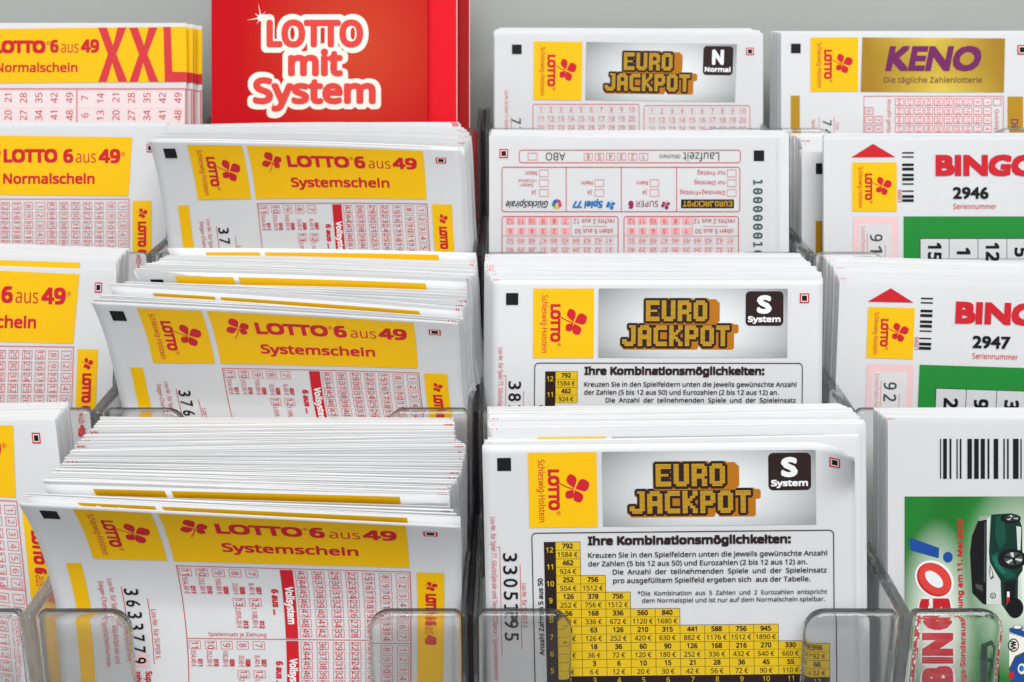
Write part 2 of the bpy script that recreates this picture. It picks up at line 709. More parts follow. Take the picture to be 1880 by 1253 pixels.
AB = [(-94.3, 2.0), (-98, 2.6), (-100, 3.0), (-101.5, 3.2)]
CD = [(76.8, 1.4), (81.1, 3.0), (81.5, 3.0), (82.6, 2.8)]
dispenser([[(AB[k][0] - 90, 3), AB[k], (-10.1, 1.2)] for k in range(4)], 'clear acrylic dispenser with stepped pockets holding the yellow-banner slips')
dispenser([[(-7.6, 1.2), CD[k], (CD[k][0] + 90, 3)] for k in range(4)], 'clear acrylic dispenser with stepped pockets holding the two right-hand columns of slips')
shade = None
DARK = mat('gap_shade_dark', (.014, .009, .013, 1), .35)
root = bpy.data.objects.new('shade_strip', None)  # added strip: its near-black colour stands in for the unlit gap
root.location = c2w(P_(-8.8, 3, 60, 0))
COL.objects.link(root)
tag(root, 'added dark strip standing in for shade in the gap between the two clear dispensers', 'spacer strip')
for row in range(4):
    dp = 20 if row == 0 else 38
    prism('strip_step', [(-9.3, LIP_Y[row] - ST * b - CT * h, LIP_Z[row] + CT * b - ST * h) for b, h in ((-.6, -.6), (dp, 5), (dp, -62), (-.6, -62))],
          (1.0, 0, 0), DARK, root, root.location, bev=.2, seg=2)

# ------------------------------------------------------------------ what is printed on the slips
EURO = {'E': ['######', '######', '##....', '##....', '#####.', '##....', '##....', '######', '######'],
        'U': ['##..##'] * 7 + ['######', '.####.'],
        'R': ['#####.', '######', '##..##', '##..##', '######', '#####.', '##..##', '##..##', '##..##'],
        'O': ['.####.', '######'] + ['##..##'] * 5 + ['######', '.####.'],
        'J': ['...###', '....##', '....##', '....##', '....##', '....##', '##..##', '######', '.####.'],
        'A': ['.####.', '######', '##..##', '##..##', '######', '######', '##..##', '##..##', '##..##'],
        'C': ['.#####', '######', '##....', '##....', '##....', '##....', '##....', '######', '.#####'],
        'K': ['##..##', '##..##', '##.##.', '####..', '###...', '####..', '##.##.', '##..##', '##..##'],
        'P': ['#####.', '######', '##..##', '##..##', '######', '#####.', '##....', '##....', '##....'],
        'T': ['######', '######'] + ['..##..'] * 7}


def block_word(ink, word, x0, y0, x1, y1, side=7, layer=2):
    n = len(word) * 7 - 1
    kx, ky = (x1 - x0) / n / 2, (y1 - y0) / 9 / 2
    half = set()
    for c, ch in enumerate(word):
        for j, rw in enumerate(EURO[ch]):
            for i, q in enumerate(rw):
                if q == '#':
                    half |= {(2 * (c * 7 + i) + a, 2 * j + b) for a in (0, 1) for b in (0, 1)}
    dil = {(i + a, j + b) for i, j in half for a in (-2, -1, 0, 1, 2) for b in (-2, -1, 0, 1, 2) if abs(a) + abs(b) < 4}
    if side:
        ext = set()
        for s in range(1, side + 1):
            ext |= {(i + s, j + (1 if s > 2 else 0)) for i, j in dil}
        ext |= {(i, j + 1) for i, j in dil}
        ink.cells(ext - dil, x0, y0, (kx, ky), 'logo_side', layer)
    ink.cells(dil, x0, y0, (kx, ky), 'brown', layer + 1)
    ink.cells(half, x0, y0, (kx, ky), 'logo_gold', layer + 2, gap=ky * .13)


def logo_panel(root, surf, mp, x0, y0, x1, y1, cell=1e9, quad=None):
    """yellow panel: state name, word and clover turned a quarter to the right"""
    k = Ink(surf, mp, cell)
    q = quad or ((x0, y0), (x1, y0), (x1, y1), (x0, y1))
    k.quad(*q, 'yellow', 1)
    o = k.build('logo_panel', root)
    w, h = x1 - x0, y1 - y0
    X = lambda a: x0 + a * w
    Y = lambda b: y0 + b * h
    t = Ink(surf, mp, cell)
    t.text('Schleswig-Holstein', X(.145), Y(.095), .095 * w, 'red', 90, fit=.83 * h, bold=.004)
    t.text('LOTTO', X(.285), Y(.225), .165 * w, 'red', 90, fit=.545 * h, bold=.045)
    t.text('\u00ae', X(.40), Y(.78), .06 * w, 'red', 90)
    t.build('lettering', o)
    c = Ink(surf, mp, cell)
    c.clover(X(.67), Y(.49), .20 * w * 1.05, 'red', 90)
    c.build('clover_emblem', o)
    return o


def square_marks(root, surf, mp, sq, mk, cell=1e9):
    if sq:
        k = Ink(surf, mp, cell)
        k.rect(*sq, 'black', 1)
        k.build('register_mark', root)
    if mk:
        k = Ink(surf, mp, cell)
        x0, y0, x1, y1 = mk
        w, h = x1 - x0, y1 - y0
        k.rect(x0, y0, x1, y1, 'red', 1)
        k.rect(x0 + w * .13, y0 + h * .13, x1 - w * .13, y1 - h * .13, 'pale_pink', 2)
        k.rect(x0 + w * .23, y0 + h * .23, x1 - w * .23, y1 - h * .23, 'black', 3)
        k.build('register_mark', root)


def picture_grey(p, q):
    d = math.hypot((p - .5) / .62, (q - .55) / .85)
    t = min(1, d)
    v = .93 - .62 * t ** 1.5
    if q > .86:
        v = v * .93
    return (v * .97, v, v * 1.01)


def euro_picture(root, surf, mp, badge, word):
    k = Ink(surf, mp)
    k.rect(1106.4, 832, 1500.7, 967.5, 'picture', 1, n=(28, 12), fn=picture_grey)
    o = k.build('title_picture', root)
    e = Ink(surf, mp)
    block_word(e, 'JACKPOT', 1156, 904, 1380, 945, 6, 2)
    block_word(e, 'EURO', 1205, 855, 1333, 896, 9, 5)
    e.build('block_lettering', o)
    b = Ink(surf, mp)
    b.rbox(1413, 837, 1492, 905, 9, 1, 'brown', 2, fill='brown')
    b.text(badge, 1452, 881, 36, 'white', 0, 'c', fit=31, bold=.05, font='d', layer=3, soft=True)
    b.text(word, 1452, 897.5, 11.5, 'white', 0, 'c', fit=68, bold=.04, font='n', layer=3)
    b.build('letter_badge', o)


TABLE = [('12', [(792, 1584)]), ('11', [(462, 924)]), ('10', [(252, 504), (756, 1512)]), ('9', [(126, 252), (378, 756), (756, 1512)]),
         ('8', [(56, 112), (168, 336), (336, 672), (560, 1120), (840, 1680)]),
         ('7', [(21, 42), (63, 126), (126, 252), (210, 420), (315, 630), (441, 882), (588, 1176), (756, 1512), (945, 1890)]),
         ('6', [(6, 12), (18, 36), (36, 72), (60, 120), (90, 180), (126, 252), (168, 336), (216, 432), (270, 540), (330, 660), (396, 792)]),
         ('5', [(1, 2), (3, 6), (6, 12), (10, 20), (15, 30), (21, 42), (28, 56), (36, 72), (45, 90), (55, 110), (66, 132)])]


def system_table(root, surf, mp, vmax):
    f = Ink(surf, mp)
    f.rbox(973, 977.5, 1533.6, vmax + 40, 9, 1.8, 'brown', 1)
    f.text('Ihre Kombinationsm\u00f6glichkeiten:', 1077.5, 1001.6, 16.2, 'brown', 0, fit=376, bold=.042)
    for t, x, y, w, h, c in (
            ('Kreuzen Sie in den Spielfeldern unten die jeweils gew\u00fcnschte Anzahl', 1077.5, 1024.5, 443, 9.2, 'brown'),
            ('der Zahlen (5 bis 12 aus 50) und Eurozahlen (2 bis 12 aus 12) an.', 1077.5, 1040.2, 406, 9.2, 'brown'),
            ('Die  Anzahl  der  teilnehmenden  Spiele  und  der  Spieleinsatz', 1122.6, 1055.6, 397, 9.2, 'brown'),
            ('pro ausgef\u00fclltem Spielfeld ergeben sich  aus der Tabelle.', 1123, 1071.4, 366, 9.2, 'brown'),
            ('*Die  Kombination  aus  5  Zahlen  und  2  Eurozahlen  entspricht', 1168, 1094.8, 352, 8.2, 'grey'),
            ('dem Normalspiel und ist nur auf dem Normalschein spielbar.', 1176, 1108, 340, 8.2, 'grey')):
        f.text(t, x, y, h, c, 0, fit=w, bold=.012)
    f.text('Anzahl Zahlen 5 aus 50', 992.5, 1197, 9.3, 'brown', -90, fit=136, bold=.022)
    f.build('explanation_frame', root)
    k = Ink(surf, mp)
    x0, y0, cw, rh = 1016.8, 994.6, 45.7, 30.9
    k.rect(996, y0, x0, vmax + 40, 'brown', 1)
    for r, (n, cs) in enumerate(TABLE):
        y = y0 + r * rh
        if y > vmax:
            break
        k.rect(x0, y, x0 + cw * len(cs) + .9, y + rh, 'brown', 1)
        k.text(n, (996 + x0) / 2, y + rh / 2 + 4, 9.5, 'cell_gold', 0, 'c', bold=.01, layer=3)
        for c, (a, b) in enumerate(cs):
            x = x0 + c * cw
            k.rect(x + .9, y + .9, x + cw, y + rh / 2 - .2, 'cell_gold', 2)
            k.rect(x + .9, y + rh / 2 + .5, x + cw, y + rh, 'cell_gold', 2)
            k.text(str(a), x + cw / 2, y + 12.4, 9.3, 'brown', 0, 'c', bold=.026, layer=3)
            k.text('%d \u20ac' % b, x + cw / 2, y + 27.9, 9.0, 'brown', 0, 'c', bold=.008, layer=3)
    yb = y0 + 8 * rh
    if yb < vmax:
        k.rect(x0, yb, x0 + cw * 11 + .9, vmax + 40, 'brown', 1)
        for c in range(11):
            k.text(str(c + 2), x0 + (c + .5) * cw, yb + 12.5, 9.3, 'cell_gold', 0, 'c', layer=3)
    k.build('price_table', root)


def serial_strip(root, surf, mp, digits, x_red, x_dig, y_red, y_dig, pitch, k=1.0, cell=1e9, second=True, red='red'):
    s = Ink(surf, mp, cell)
    s.text('Los-Nr. f\u00fcr Spiel 77, Gl\u00fccksSpirale und Sieger-Chance / Spielscheinnummer', x_red, y_red, 9 * k, red, 90, fit=296 * k, bold=.0)
    s.rect(x_red + 15 * k, y_red + 55 * k, x_red + 16 * k, y_red + 250 * k, red, 1)
    s.rect(x_red + 10 * k, y_red + 55 * k, x_red + 15 * k, y_red + 56 * k, red, 1)
    for i, d in enumerate(digits):
        s.text(d, x_dig, y_dig + i * pitch, 26 * k, 'black', 90, 'c', fit=15.5 * k, bold=.008, font='m' if d in '1' else 'd')
    if second:
        s.text('Los-Nr. f\u00fcr SUPER 6', x_dig + 34 * k, y_dig + 48 * k, 8.5 * k, red, 90, fit=76 * k)
        s.rect(x_dig + 31 * k, y_dig + 12 * k, x_dig + 32 * k, y_dig + 164 * k, red, 1)
    s.build('serial_number', root)


def numgrid(ink, cols, rows, val, bw, bh, h, rot, box='rose', num='rose', lean=0.0, fill=None, layer=1, w=.9):
    for i, x in enumerate(cols):
        for j, y in enumerate(rows):
            t = val(i, j)
            if t is None:
                continue
            xx = x + lean * j
            if fill:
                ink.rect(xx - bw / 2, y - bh / 2, xx + bw / 2, y + bh / 2, fill, 0)
            if box:
                ink.box(xx - bw / 2, y - bh / 2, xx + bw / 2, y + bh / 2, w, box, layer)
            if t == '':
                continue
            if rot == 0:
                ink.text(t, xx, y + h / 2, h, num, 0, 'c')
            elif rot == 90:
                ink.text(t, xx - h / 2, y, h, num, 90, 'c')
            elif rot == -90:
                ink.text(t, xx + h / 2, y, h, num, -90, 'c')
            else:
                ink.text(t, xx, y - h / 2, h, num, 180, 'c')


def side_band(root, surf, mp, x0, y0, x1, y1, cell=1e9, ly=None, h=14, fitL=37):
    """yellow band down the right edge with clover and wording turned a quarter"""
    k = Ink(surf, mp, cell)
    k.rect(x0, y0, x1, y1, 'yellow', 1)
    o = k.build('edge_band', root)
    t = Ink(surf, mp, cell)
    xm = (x0 + x1) / 2
    xb = xm - h / 2
    t.text('LOTTO', xb, ly, h, 'red', 90, fit=fitL, bold=.05)
    y = ly + fitL * 1.09
    t.text('6', xb, y, h * 1.05, 'red', 90, fit=fitL * .19, bold=.05)
    t.text('aus', xb, y + fitL * .23, h * .95, 'red', 90, fit=fitL * .32)
    t.text('49', xb, y + fitL * .60, h * 1.05, 'red', 90, fit=fitL * .42, bold=.05)
    t.build('lettering', o)
    c = Ink(surf, mp, cell)
    c.clover(xm, ly - h * .95, h * .62, 'red', 90)
    c.build('clover_emblem', o)


# ---- yellow-banner "Systemschein" slips (layout units: 556 wide)
def sys_values(i, j):
    n = (6 - i) * 7 + j + 1
    return str(n)


def sys_header(root, surf, cell=9):
    square_marks(root, surf, None, (22, 16, 44, 34), (507, 23, 525, 36), cell)
    logo_panel(root, surf, None, 67, 9, 166, 110, cell)
    k = Ink(surf, None, cell)
    k.rect(175, 9, 486, 110, 'yellow', 1)
    o = k.build('title_band', root)
    t = Ink(surf, None, cell)
    t.text('LOTTO', 242, 51, 23.5, 'red', 0, fit=111, bold=.042)
    t.text('\u00ae', 354, 35, 7, 'red', 0)
    t.text('6', 362, 51.5, 25, 'red', 0, fit=19.5, bold=.036)
    t.text('aus', 387, 51, 21, 'red', 0, fit=39)
    t.text('49', 430, 51.5, 25, 'red', 0, fit=43, bold=.036)
    t.text('Systemschein', 243, 89, 18, 'red', 0, fit=178, bold=.027)
    t.build('lettering', o)
    c = Ink(surf, None, cell)
    c.clover(215, 41, 19, 'red', 0)
    c.build('clover_emblem', o)


def sys_body(root, surf, vmax, digits, cell=11):
    side = Ink(surf, None, cell)
    side.rect(28, 119, 48, vmax, 'yellow', 1)
    side.build('yellow_bar', root)
    side_band(root, surf, None, 495, 119, 531, vmax, cell, 160, 14.5, 41)
    s = Ink(surf, None, cell)
    s.text('Los-Nr. f\u00fcr Spiel 77, Gl\u00fccksSpirale und', 78, 145, 7, 'red', 90, fit=139)
    s.text('Sieger-Chance / Spielscheinnummer.', 65, 149, 7, 'red', 90, fit=143)
    s.rect(95, 158, 96, min(vmax, 260), 'red', 1)
    s.rect(128, 178, 129, min(vmax, 290), 'red', 1)
    for i, d in enumerate(digits):
        v = 167 + i * 19.5
        if v > vmax:
            break
        if i == 6:
            s.rect(94, v - 11, 121, v + 11, 'pink', 1)
        s.text(d, 98, v, 19.5, 'black', 90, 'c', fit=11, bold=.008, font='d')
    s.text('Los-Nr. f\u00fcr SUPER 6', 131, 196, 7, 'red', 90, fit=84)
    if vmax > 300:
        s.text('Super', 116, 303, 9, 'red', 90, bold=.03)
        s.text('zahl', 101, 303, 9, 'red', 90, bold=.03)
    s.build('serial_number', root)
    g = Ink(surf, None, cell)
    x0, x1 = 176, 487
    bl = 118
    while bl < vmax:
        be = min(vmax, bl + 126)
        g.rect(x0, bl, x1, bl + 1.1, 'red', 1)
        g.rect(x0, bl + 1, x0 + 1.1, be, 'red', 1)
        g.rect(x1 - 1.1, bl + 1, x1, be, 'red', 1)
        g.rect(314, bl + 3, 331, min(vmax, be - (1 if be < vmax else 0)), 'red', 1)
        g.text('Vollsystem', 318, bl + 34, 11, 'white', 90, fit=66, bold=.03)
        rows = [bl + 11.5 + j * 17.2 for j in range(7) if bl + 11.5 + j * 17.2 < vmax]
        numgrid(g, [342 + i * 22.3 for i in range(7)], rows, sys_values, 16.5, 14.3, 9.2, 90, 'line_red', 'red', w=.8)
        lc = [187 + i * 22.2 for i in range(5)]
        numgrid(g, lc, rows[:1], lambda i, j: str(11 - i), 16.5, 14.3, 9.5, 90, 'line_red', 'red', w=.8)
        numgrid(g, lc[3:], rows[3:4], lambda i, j: str(13 - i), 16.5, 14.3, 9.5, 90, 'line_red', 'red', w=.8)
        for x, cst, nm in zip(lc, ('554,40 \u20ac', '252,00 \u20ac', '100,80 \u20ac', '33,60 \u20ac', '8,40 \u20ac'), ('011', '010', '009', '008', '007')):
            g.text(cst, x - 6, bl + 21 + (8 if len(cst) < 8 else 0), 6.8, 'red', 90, fit=29 if len(cst) > 7 else 21)
            g.text(nm, x + 3, bl + 36, 6.8, 'red', 90, fit=13, bold=.03)
        for x, cst, nm in zip(lc[3:], ('2.059,20 \u20ac', '1.108,80 \u20ac'), ('013', '012')):
            if bl + 75 < vmax:
                g.text(cst, x - 6, bl + 72, 6.8, 'red', 90, fit=36)
                g.text(nm, x + 3, bl + 95, 6.8, 'red', 90, fit=13, bold=.03)
        g.text('6 aus ...', 299, bl + 39, 9.5, 'red', 90, fit=45, bold=.035)
        if bl + 122 < vmax:
            g.text('Spieleinsatz je Ziehung', 207, bl + 122, 6.5, 'red', 0, fit=80)
        bl += 126
    g.build('number_grid', root)


# ---- yellow-banner "Normalschein" slips (layout: second tier of the left column)
def normal_prints(root, surf, mp, vmax):
    square_marks(root, surf, mp, None, (269, 264, 281, 280))
    k = Ink(surf, mp)
    k.quad((-212, 247), (242.5, 252.3), (236, 360.5), (-212, 356), 'yellow', 1)
    o = k.build('title_band', root)
    t = Ink(surf, mp)
    t.text('LOTTO', 6.4, 299, 25, 'red', 0, fit=99, bold=.042)
    t.text('6', 116, 299.5, 25.5, 'red', 0, fit=18.5, bold=.036)
    t.text('aus', 139, 299, 22, 'red', 0, fit=37)
    t.text('49', 181, 300, 26, 'red', 0, fit=40, bold=.036)
    t.text('\u00ae', 222, 287, 7.5, 'red', 0)
    t.text('Normalschein', 5.6, 338, 19, 'red', 0, fit=168, bold=.027)
    t.build('lettering', o)
    c = Ink(surf, mp)
    c.clover(-17, 287, 20, 'red', 0)
    c.build('clover_emblem', o)
    side_band(root, surf, mp, 243.5, 369, 278, vmax, 1e9, 407, 15.5, 47)
    g = Ink(surf, mp)
    rows_all = 7
    bl = 367
    while bl < vmax:
        be = min(vmax, bl + 126)
        g.rect(-200, bl - 2, 237.5, bl - .5, 'line_red', 1)
        g.rect(236, bl, 237.5, be, 'line_red', 1)
        g.rect(83, bl, 85.5, be, 'pink', 1)
        rows = [bl + 11.5 + j * 17.4 for j in range(rows_all) if bl + 11.5 + j * 17.4 < vmax + 8]
        cs = [225.5 - i * 21.7 for i in range(7)]
        numgrid(g, cs, rows, lambda i, j: str(i * 7 + j + 1), 16.5, 13.6, 9.4, 90, 'rose', 'rose', w=.8)
        cs = [73.5 - i * 21.4 for i in range(7)]
        numgrid(g, cs, rows, lambda i, j: str(i * 7 + j + 1), 16.5, 13.6, 9.4, 90, 'rose', 'rose', w=.8)
        bl += 126
    g.build('number_grid', root)


# ---- white slips with a red word, serial number and green field
def bingo_prints(root, surf, mp, number, digits, cellnums, vmax):
    a = Ink(surf, mp)
    a.poly([(1602.9, 264.5), (1563, 289.3), (1644, 288.8)], 'red', 1)
    a.build('red_arrow', root)
    logo_panel(root, surf, mp, 1564.5, 298.5, 1646.5, 388.5)
    b = Ink(surf, mp)
    for y0, y1 in ((279.6, 282.2), (287.3, 289.7), (300.6, 305.1), (308.3, 313.4), (319.5, 324), (326.9, 332), (337, 339.4), (350, 352.4), (358.6, 363.6), (366, 371)):
        b.rect(1656.5, y0, 1677.6, y1, 'black', 1)
    b.text('6601', 1648.5, 349, 7, 'red', 90, fit=22)
    b.build('bar_code', root)
    t = Ink(surf, mp)
    t.text('BIN', 1717.8, 323.5, 38.8, 'red', 0, fit=96, bold=.05, font='d')
    t.text('GO', 1813, 323.5, 38.8, 'red', 0, fit=90, bold=.05, font='d', slant=.1)
    t.build('title_word', root)
    n = Ink(surf, mp)
    n.text(number, 1749.7, 365.5, 21.6, 'black', 0, fit=65.5, bold=.03, font='d')
    n.text('Seriennummer', 1750.5, 384, 9.6, 'red', 0, fit=79)
    n.build('serial_number', root)
    p = Ink(surf, mp)
    p.rect(1567, 398.7, 1648.6, vmax, 'pink', 1)
    p.rect(1577.3, 412, 1638, vmax, 'paper', 2)
    p.text('Losschein-Nr.', 1581.5, 416.8, 8, 'line_red', 90, fit=62, layer=3)
    p.rect(1592, 428, 1593, vmax, 'line_red', 3)
    p.rect(1625, 450, 1626, vmax, 'line_red', 3)
    for i, d in enumerate(digits):
        p.text(d, 1597.5, 437 + i * 21, 22.5, 'slate', 90, 'c', fit=13, bold=.012, layer=3)
    p.build('lot_number_box', root)
    g = Ink(surf, mp)
    g.rect(1659, 397.7, 2010, vmax, 'green', 1)
    g.rect(1689, 438, 1984, vmax, 'black', 2)
    for i, c in enumerate(cellnums):
        x0 = 1690.2 + i * 53
        g.rect(x0, 439.2, x0 + 51.8, vmax, 'paper', 3)
        g.text(c, x0 + 13.5, 446 if len(c) > 1 else 455, 25, 'black', 90, bold=.03, layer=4, fit=12.5 if c == '1' else None)
    g.build('number_field', root)


# ------------------------------------------------------------------ left column
ROWN = ['top', 'second', 'third', 'bottom']
# top tier: slips with the tall red XXL
sA0 = Surf(ident, 0, 3)
r = slip('lottery_slip', sA0, -138, 342, 42.5, 246, 'yellow-banner slip with tall red XXL lettering, front of its pocket', 'front slips in the pockets')
k = Ink(sA0)
k.quad((-138, 55), (342, 49.2), (343.4, 150.8), (-138, 154), 'yellow', 1)
o = k.build('title_band', r)
t = Ink(sA0)
t.text('LOTTO', -12, 98, 23.5, 'red', 0, fit=95.5, bold=.05)
t.text('\u00ae', 85, 83, 7, 'red')
t.text('6', 92, 97, 23.5, 'red', 0, fit=15.5, bold=.036)
t.text('aus', 112, 97, 21, 'red', 0, fit=32)
t.text('49', 148.6, 97, 24.5, 'red', 0, fit=33.5, bold=.036)
t.text('Normalschein', -8, 132.8, 17, 'red', 0, fit=150, bold=.02)
t.build('lettering', o)
t = Ink(sA0)
for a, b in ((180, 232), (237, 290.5)):
    t.poly([(a, 51.3), (a + 16, 51), (a + 27.5, 84), (a + 36, 51), (a + 52, 50.7), (a + 33.5, 99.5), (a + 54, 150.6), (a + 37, 150.7), (a + 26, 116), (a + 16, 150.8), (a + .3, 150.9), (a + 18, 100)], 'xxl_red', 2)
t.poly([(300, 49.9), (313.5, 49.8), (316.5, 132), (342.9, 132.5), (343.2, 150.6), (302.5, 150.9)], 'xxl_red', 2)
t.build('size_letters', o)
k = Ink(sA0)
k.rect(-138, 166, 340, 246, 'pale_pink', 0)
k.rect(-138, 162.3, 342, 164.4, 'line_red', 1)
k.rect(339.6, 164.4, 342, 246, 'line_red', 1)
k.rect(139.8, 164.4, 142.2, 246, 'line_red', 1)
for i in range(7):
    for x, in ((155.7 + 28.5 * i,), (-41.6 + 28.2 * i,)):
        for j in range(3):
            if x < -10:
                continue
            k.rect(x - 11.5, 167 + j * 32, x + 11.5, 167.7 + j * 32, 'pink', 1)
            k.text(str(7 * (i + 1) - j), x + 6.3, 180 + j * 32, 12.6, 'red', -90, 'c', layer=2)
k.build('number_grid', r)
for q in range(1, 4):
    dx = (12, 17, 29)[q - 1]
    sf = sA0.behind(1.2 * q, (dx, 1.5 * q), (dx, 1.5 * q), -138, 342)
    rr = slip('lottery_slip', sf, -138, 342, 43, 246, 'yellow-banner XXL slip peeking out at the right, %s behind the front one' % ('first', 'second', 'third')[q - 1], 'slips packed behind the XXL slip')
    k = Ink(sf)
    k.rect(-138, 50, 342, 150.5, 'yellow', 1)
    k.rect(302, 132, 342, 150.5, 'red', 2)
    k.build('title_band', rr)
    k = Ink(sf)
    k.rect(-138, 162, 342, 164, 'line_red', 1)
    k.rect(338, 164, 341, 246, 'line_red', 1)
    k.build('number_grid', rr)

# second to fourth tier: Normalschein slips
sA1 = Surf(ident, 1, 14.5)
A2 = Hom([(242.5, 252), (236, 360.5), (244.5, 369), (279, 369), (224.7, 378), (203, 378), (269, 264), (221, 275), (237, 367), (220.5, 447), (276, 453)],
         [(145.5, 504), (136.6, 631), (144.8, 641.4), (181.8, 642), (121, 651), (96.5, 650.3), (174, 518), (119.5, 531), (135, 639.6), (114.5, 733), (172, 739)])
A3 = Hom([(242.5, 252), (236, 360.5), (237, 367), (224.7, 378), (221.5, 482), (269, 264), (280, 279), (243.5, 369), (203, 378)],
         [(19, 780), (29.5, 913), (31.5, 922.5), (19, 936), (20.5, 1070), (56, 796), (76, 814), (42.5, 923), (-7, 935)])
sA2 = Surf(A2, 2, 17)
sA3 = Surf(A3, 3, 15)
for sf, nm, vm, vt in ((sA1, 'second from the top', 470, 231.5), (sA2, 'third from the top', 466, 243.5), (sA3, 'lowest, cut by the frame edge', 610, 244.5)):
    r = slip('lottery_slip', sf, -235, 305, vt, vm, 'white slip with yellow Normalschein banner in the left column, ' + nm, 'front slips in the pockets')
    normal_prints(r, sf, None, vm)
G = 'slips packed in the left column'
pile(sA1, -235, 305, 231.5, 470, [(.5, 0, -2, 1, -2), (1, 4, -6, 3, -6)], 6, 8, 14, 'white slip edge behind the second Normalschein slip of the left column', G, seed=2)
sfh = sA2.behind(.6, (0, -18.5), (2, -18.5), -235, 305)
r = slip('lottery_slip', sfh, -235, 303, 244, 466, 'slip just behind the third Normalschein slip, its yellow band showing as a thin line', G)
k = Ink(sfh)
k.quad((-212, 250), (242, 250), (238, 300), (-212, 300), 'yellow', 1)
k.build('title_band', r)
pile(sA2, -235, 305, 243.5, 466, [(.08, 0, -20, 4, -20.5), (.4, 2, -27, 8, -27), (1, 10, -42, 23, -41)], 12, 12, 30, 'white slip edge behind the third Normalschein slip of the left column', G, seed=3, t0=.08)
pile(sA3, -235, 305, 244.5, 610, [(.3, 0, -6, 4, -6), (1, 12, -33, 26, -33)], 13, 14, 34, 'white slip edge behind the lowest Normalschein slip of the left column', G, seed=4)

# ------------------------------------------------------------------ red booklets
sB0 = Surf(ident, 0, 3)


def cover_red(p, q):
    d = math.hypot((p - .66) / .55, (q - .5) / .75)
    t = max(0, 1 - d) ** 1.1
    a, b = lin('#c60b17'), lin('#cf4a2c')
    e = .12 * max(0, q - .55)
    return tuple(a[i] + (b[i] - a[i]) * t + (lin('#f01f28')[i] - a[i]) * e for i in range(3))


BG = 'red booklets in the top pocket'
for q, (x0, x1, pap, lb) in enumerate(((410, 863, 'deep_red', 'dark red booklet edge, rearmost and furthest to the right'),
                                       (400, 839.7, 'bright_red', 'plain bright red booklet strip between the lettered cover and the dark red one'))):
    sf = Surf(ident, 0, 7.4 - q * 2.1)
    rr = slip('booklet', sf, x0, x1, -70, 248, lb, BG, 'booklet', paper=pap, thick=.9)
    k = Ink(sf)
    k.rect(x1 - 1.6, -69, x1 - .2, 247, 'pink', 0)  # thin pale line down the right edge of the cover
    k.build('pale_edge', rr)
r = slip('booklet', sB0, 388, 784.8, -70, 248, 'red booklet with big white-outlined lettering and a star glint on its cover', BG, 'booklet', paper='cover_red', thick=1.2)
k = Ink(sB0)
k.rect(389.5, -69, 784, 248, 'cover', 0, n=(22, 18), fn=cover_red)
o = k.build('cover_print', r)
k = Ink(sB0)
WORDS = (('LOTTO', 489, 87.5, 51, 178, .04), ('mit', 528.5, 140.5, 50, 101, .042), ('System', 464, 191.5, 49, 226, .042))
segs = []
for wd, x, y, h, w, bd in WORDS:
    vs, fs = glyphs(wd, 'n')
    kk = h / cap('n', 0.0)
    xa, xb = min(v[0] for v in vs), max(v[0] for v in vs)
    P = [(x + (a - xa) * w / (xb - xa), y - b * kk) for a, b in vs]
    for f in fs:
        for a, b in zip(f, f[1:] + f[:1]):
            segs.append((P[a], P[b]))
segs = np.array(segs)
# outline halo: every point closer than 9 units to the letters, as thin rows of white ink
st = .6
xs = np.arange(452, 704, st)
for y in np.arange(20, 222, st):
    near = segs[(segs[:, :, 1].min(1) < y + 10) & (segs[:, :, 1].max(1) > y - 10)]
    if not len(near):
        continue
    a, b = near[:, 0], near[:, 1]
    ab = b - a
    L = (ab ** 2).sum(1) + 1e-9
    px = np.stack([xs, np.full_like(xs, y)], 1)
    tt = np.clip(((px[:, None] - a[None]) * ab[None]).sum(2) / L[None], 0, 1)
    dd = np.sqrt(((px[:, None] - a[None] - tt[..., None] * ab[None]) ** 2).sum(2)).min(1)
    on = dd < 9.6
    i = 0
    while i < len(xs):
        if on[i]:
            j = i
            while j + 1 < len(xs) and on[j + 1]:
                j += 1
            k.rect(xs[i] - st / 2, y - st / 2, xs[j] + st / 2, y + st / 2, 'cream', 1)
            i = j + 1
        else:
            i += 1
k.build('letter_outline', o)
k = Ink(sB0)
for wd, x, y, h, w, bd in WORDS:
    k.text(wd, x, y, h, 'coral', 0, fit=w, bold=bd, layer=2, soft=True)
k.build('lettering', o)
k = Ink(sB0)
star = []
for i in range(16):
    a = math.radians(i * 22.5 - 100)
    rr = (27, 3.2, 15, 3.2)[i % 4]
    star.append((479 + rr * math.cos(a), 33 + rr * math.sin(a)))
k.poly(star, 'cream', 4)
k.poly([(479 + 6.5 * math.cos(i * .5236), 33 + 6.5 * math.sin(i * .5236)) for i in range(12)], 'white', 5)
k.build('star_glint', o)

# ------------------------------------------------------------------ second column: Systemschein slips
B1m = Quad([(0, 0), (551, 0), (22, 16), (44, 16), (44, 34), (22, 34), (67, 9), (166, 9), (67, 110), (166, 110), (175, 9), (486, 9), (175, 110), (486, 110),
            (28, 119), (48, 119), (28, 195), (48, 195), (176, 118), (487, 118), (495, 119), (531, 119), (507, 23), (525, 36), (342, 129.5), (475, 129.5), (187, 129.5), (475, 198), (342, 198), (187, 198), (0, 195), (556, 195)],
           [(275, 258), (848, 279), (300, 274), (322, 274), (326, 292), (305.6, 292), (341, 264), (440, 267), (364, 367), (463, 367), (452, 268), (770, 277), (472, 367), (783, 367.3),
            (323.7, 376), (343.4, 376), (333, 452.7), (352.8, 452.7), (472, 374), (784.6, 374.5), (792.3, 376), (828, 376), (802, 287), (820, 298), (639.6, 384.8), (773, 384.8), (484.7, 384), (777, 453), (646, 453), (493, 453), (313, 453), (858, 453)])
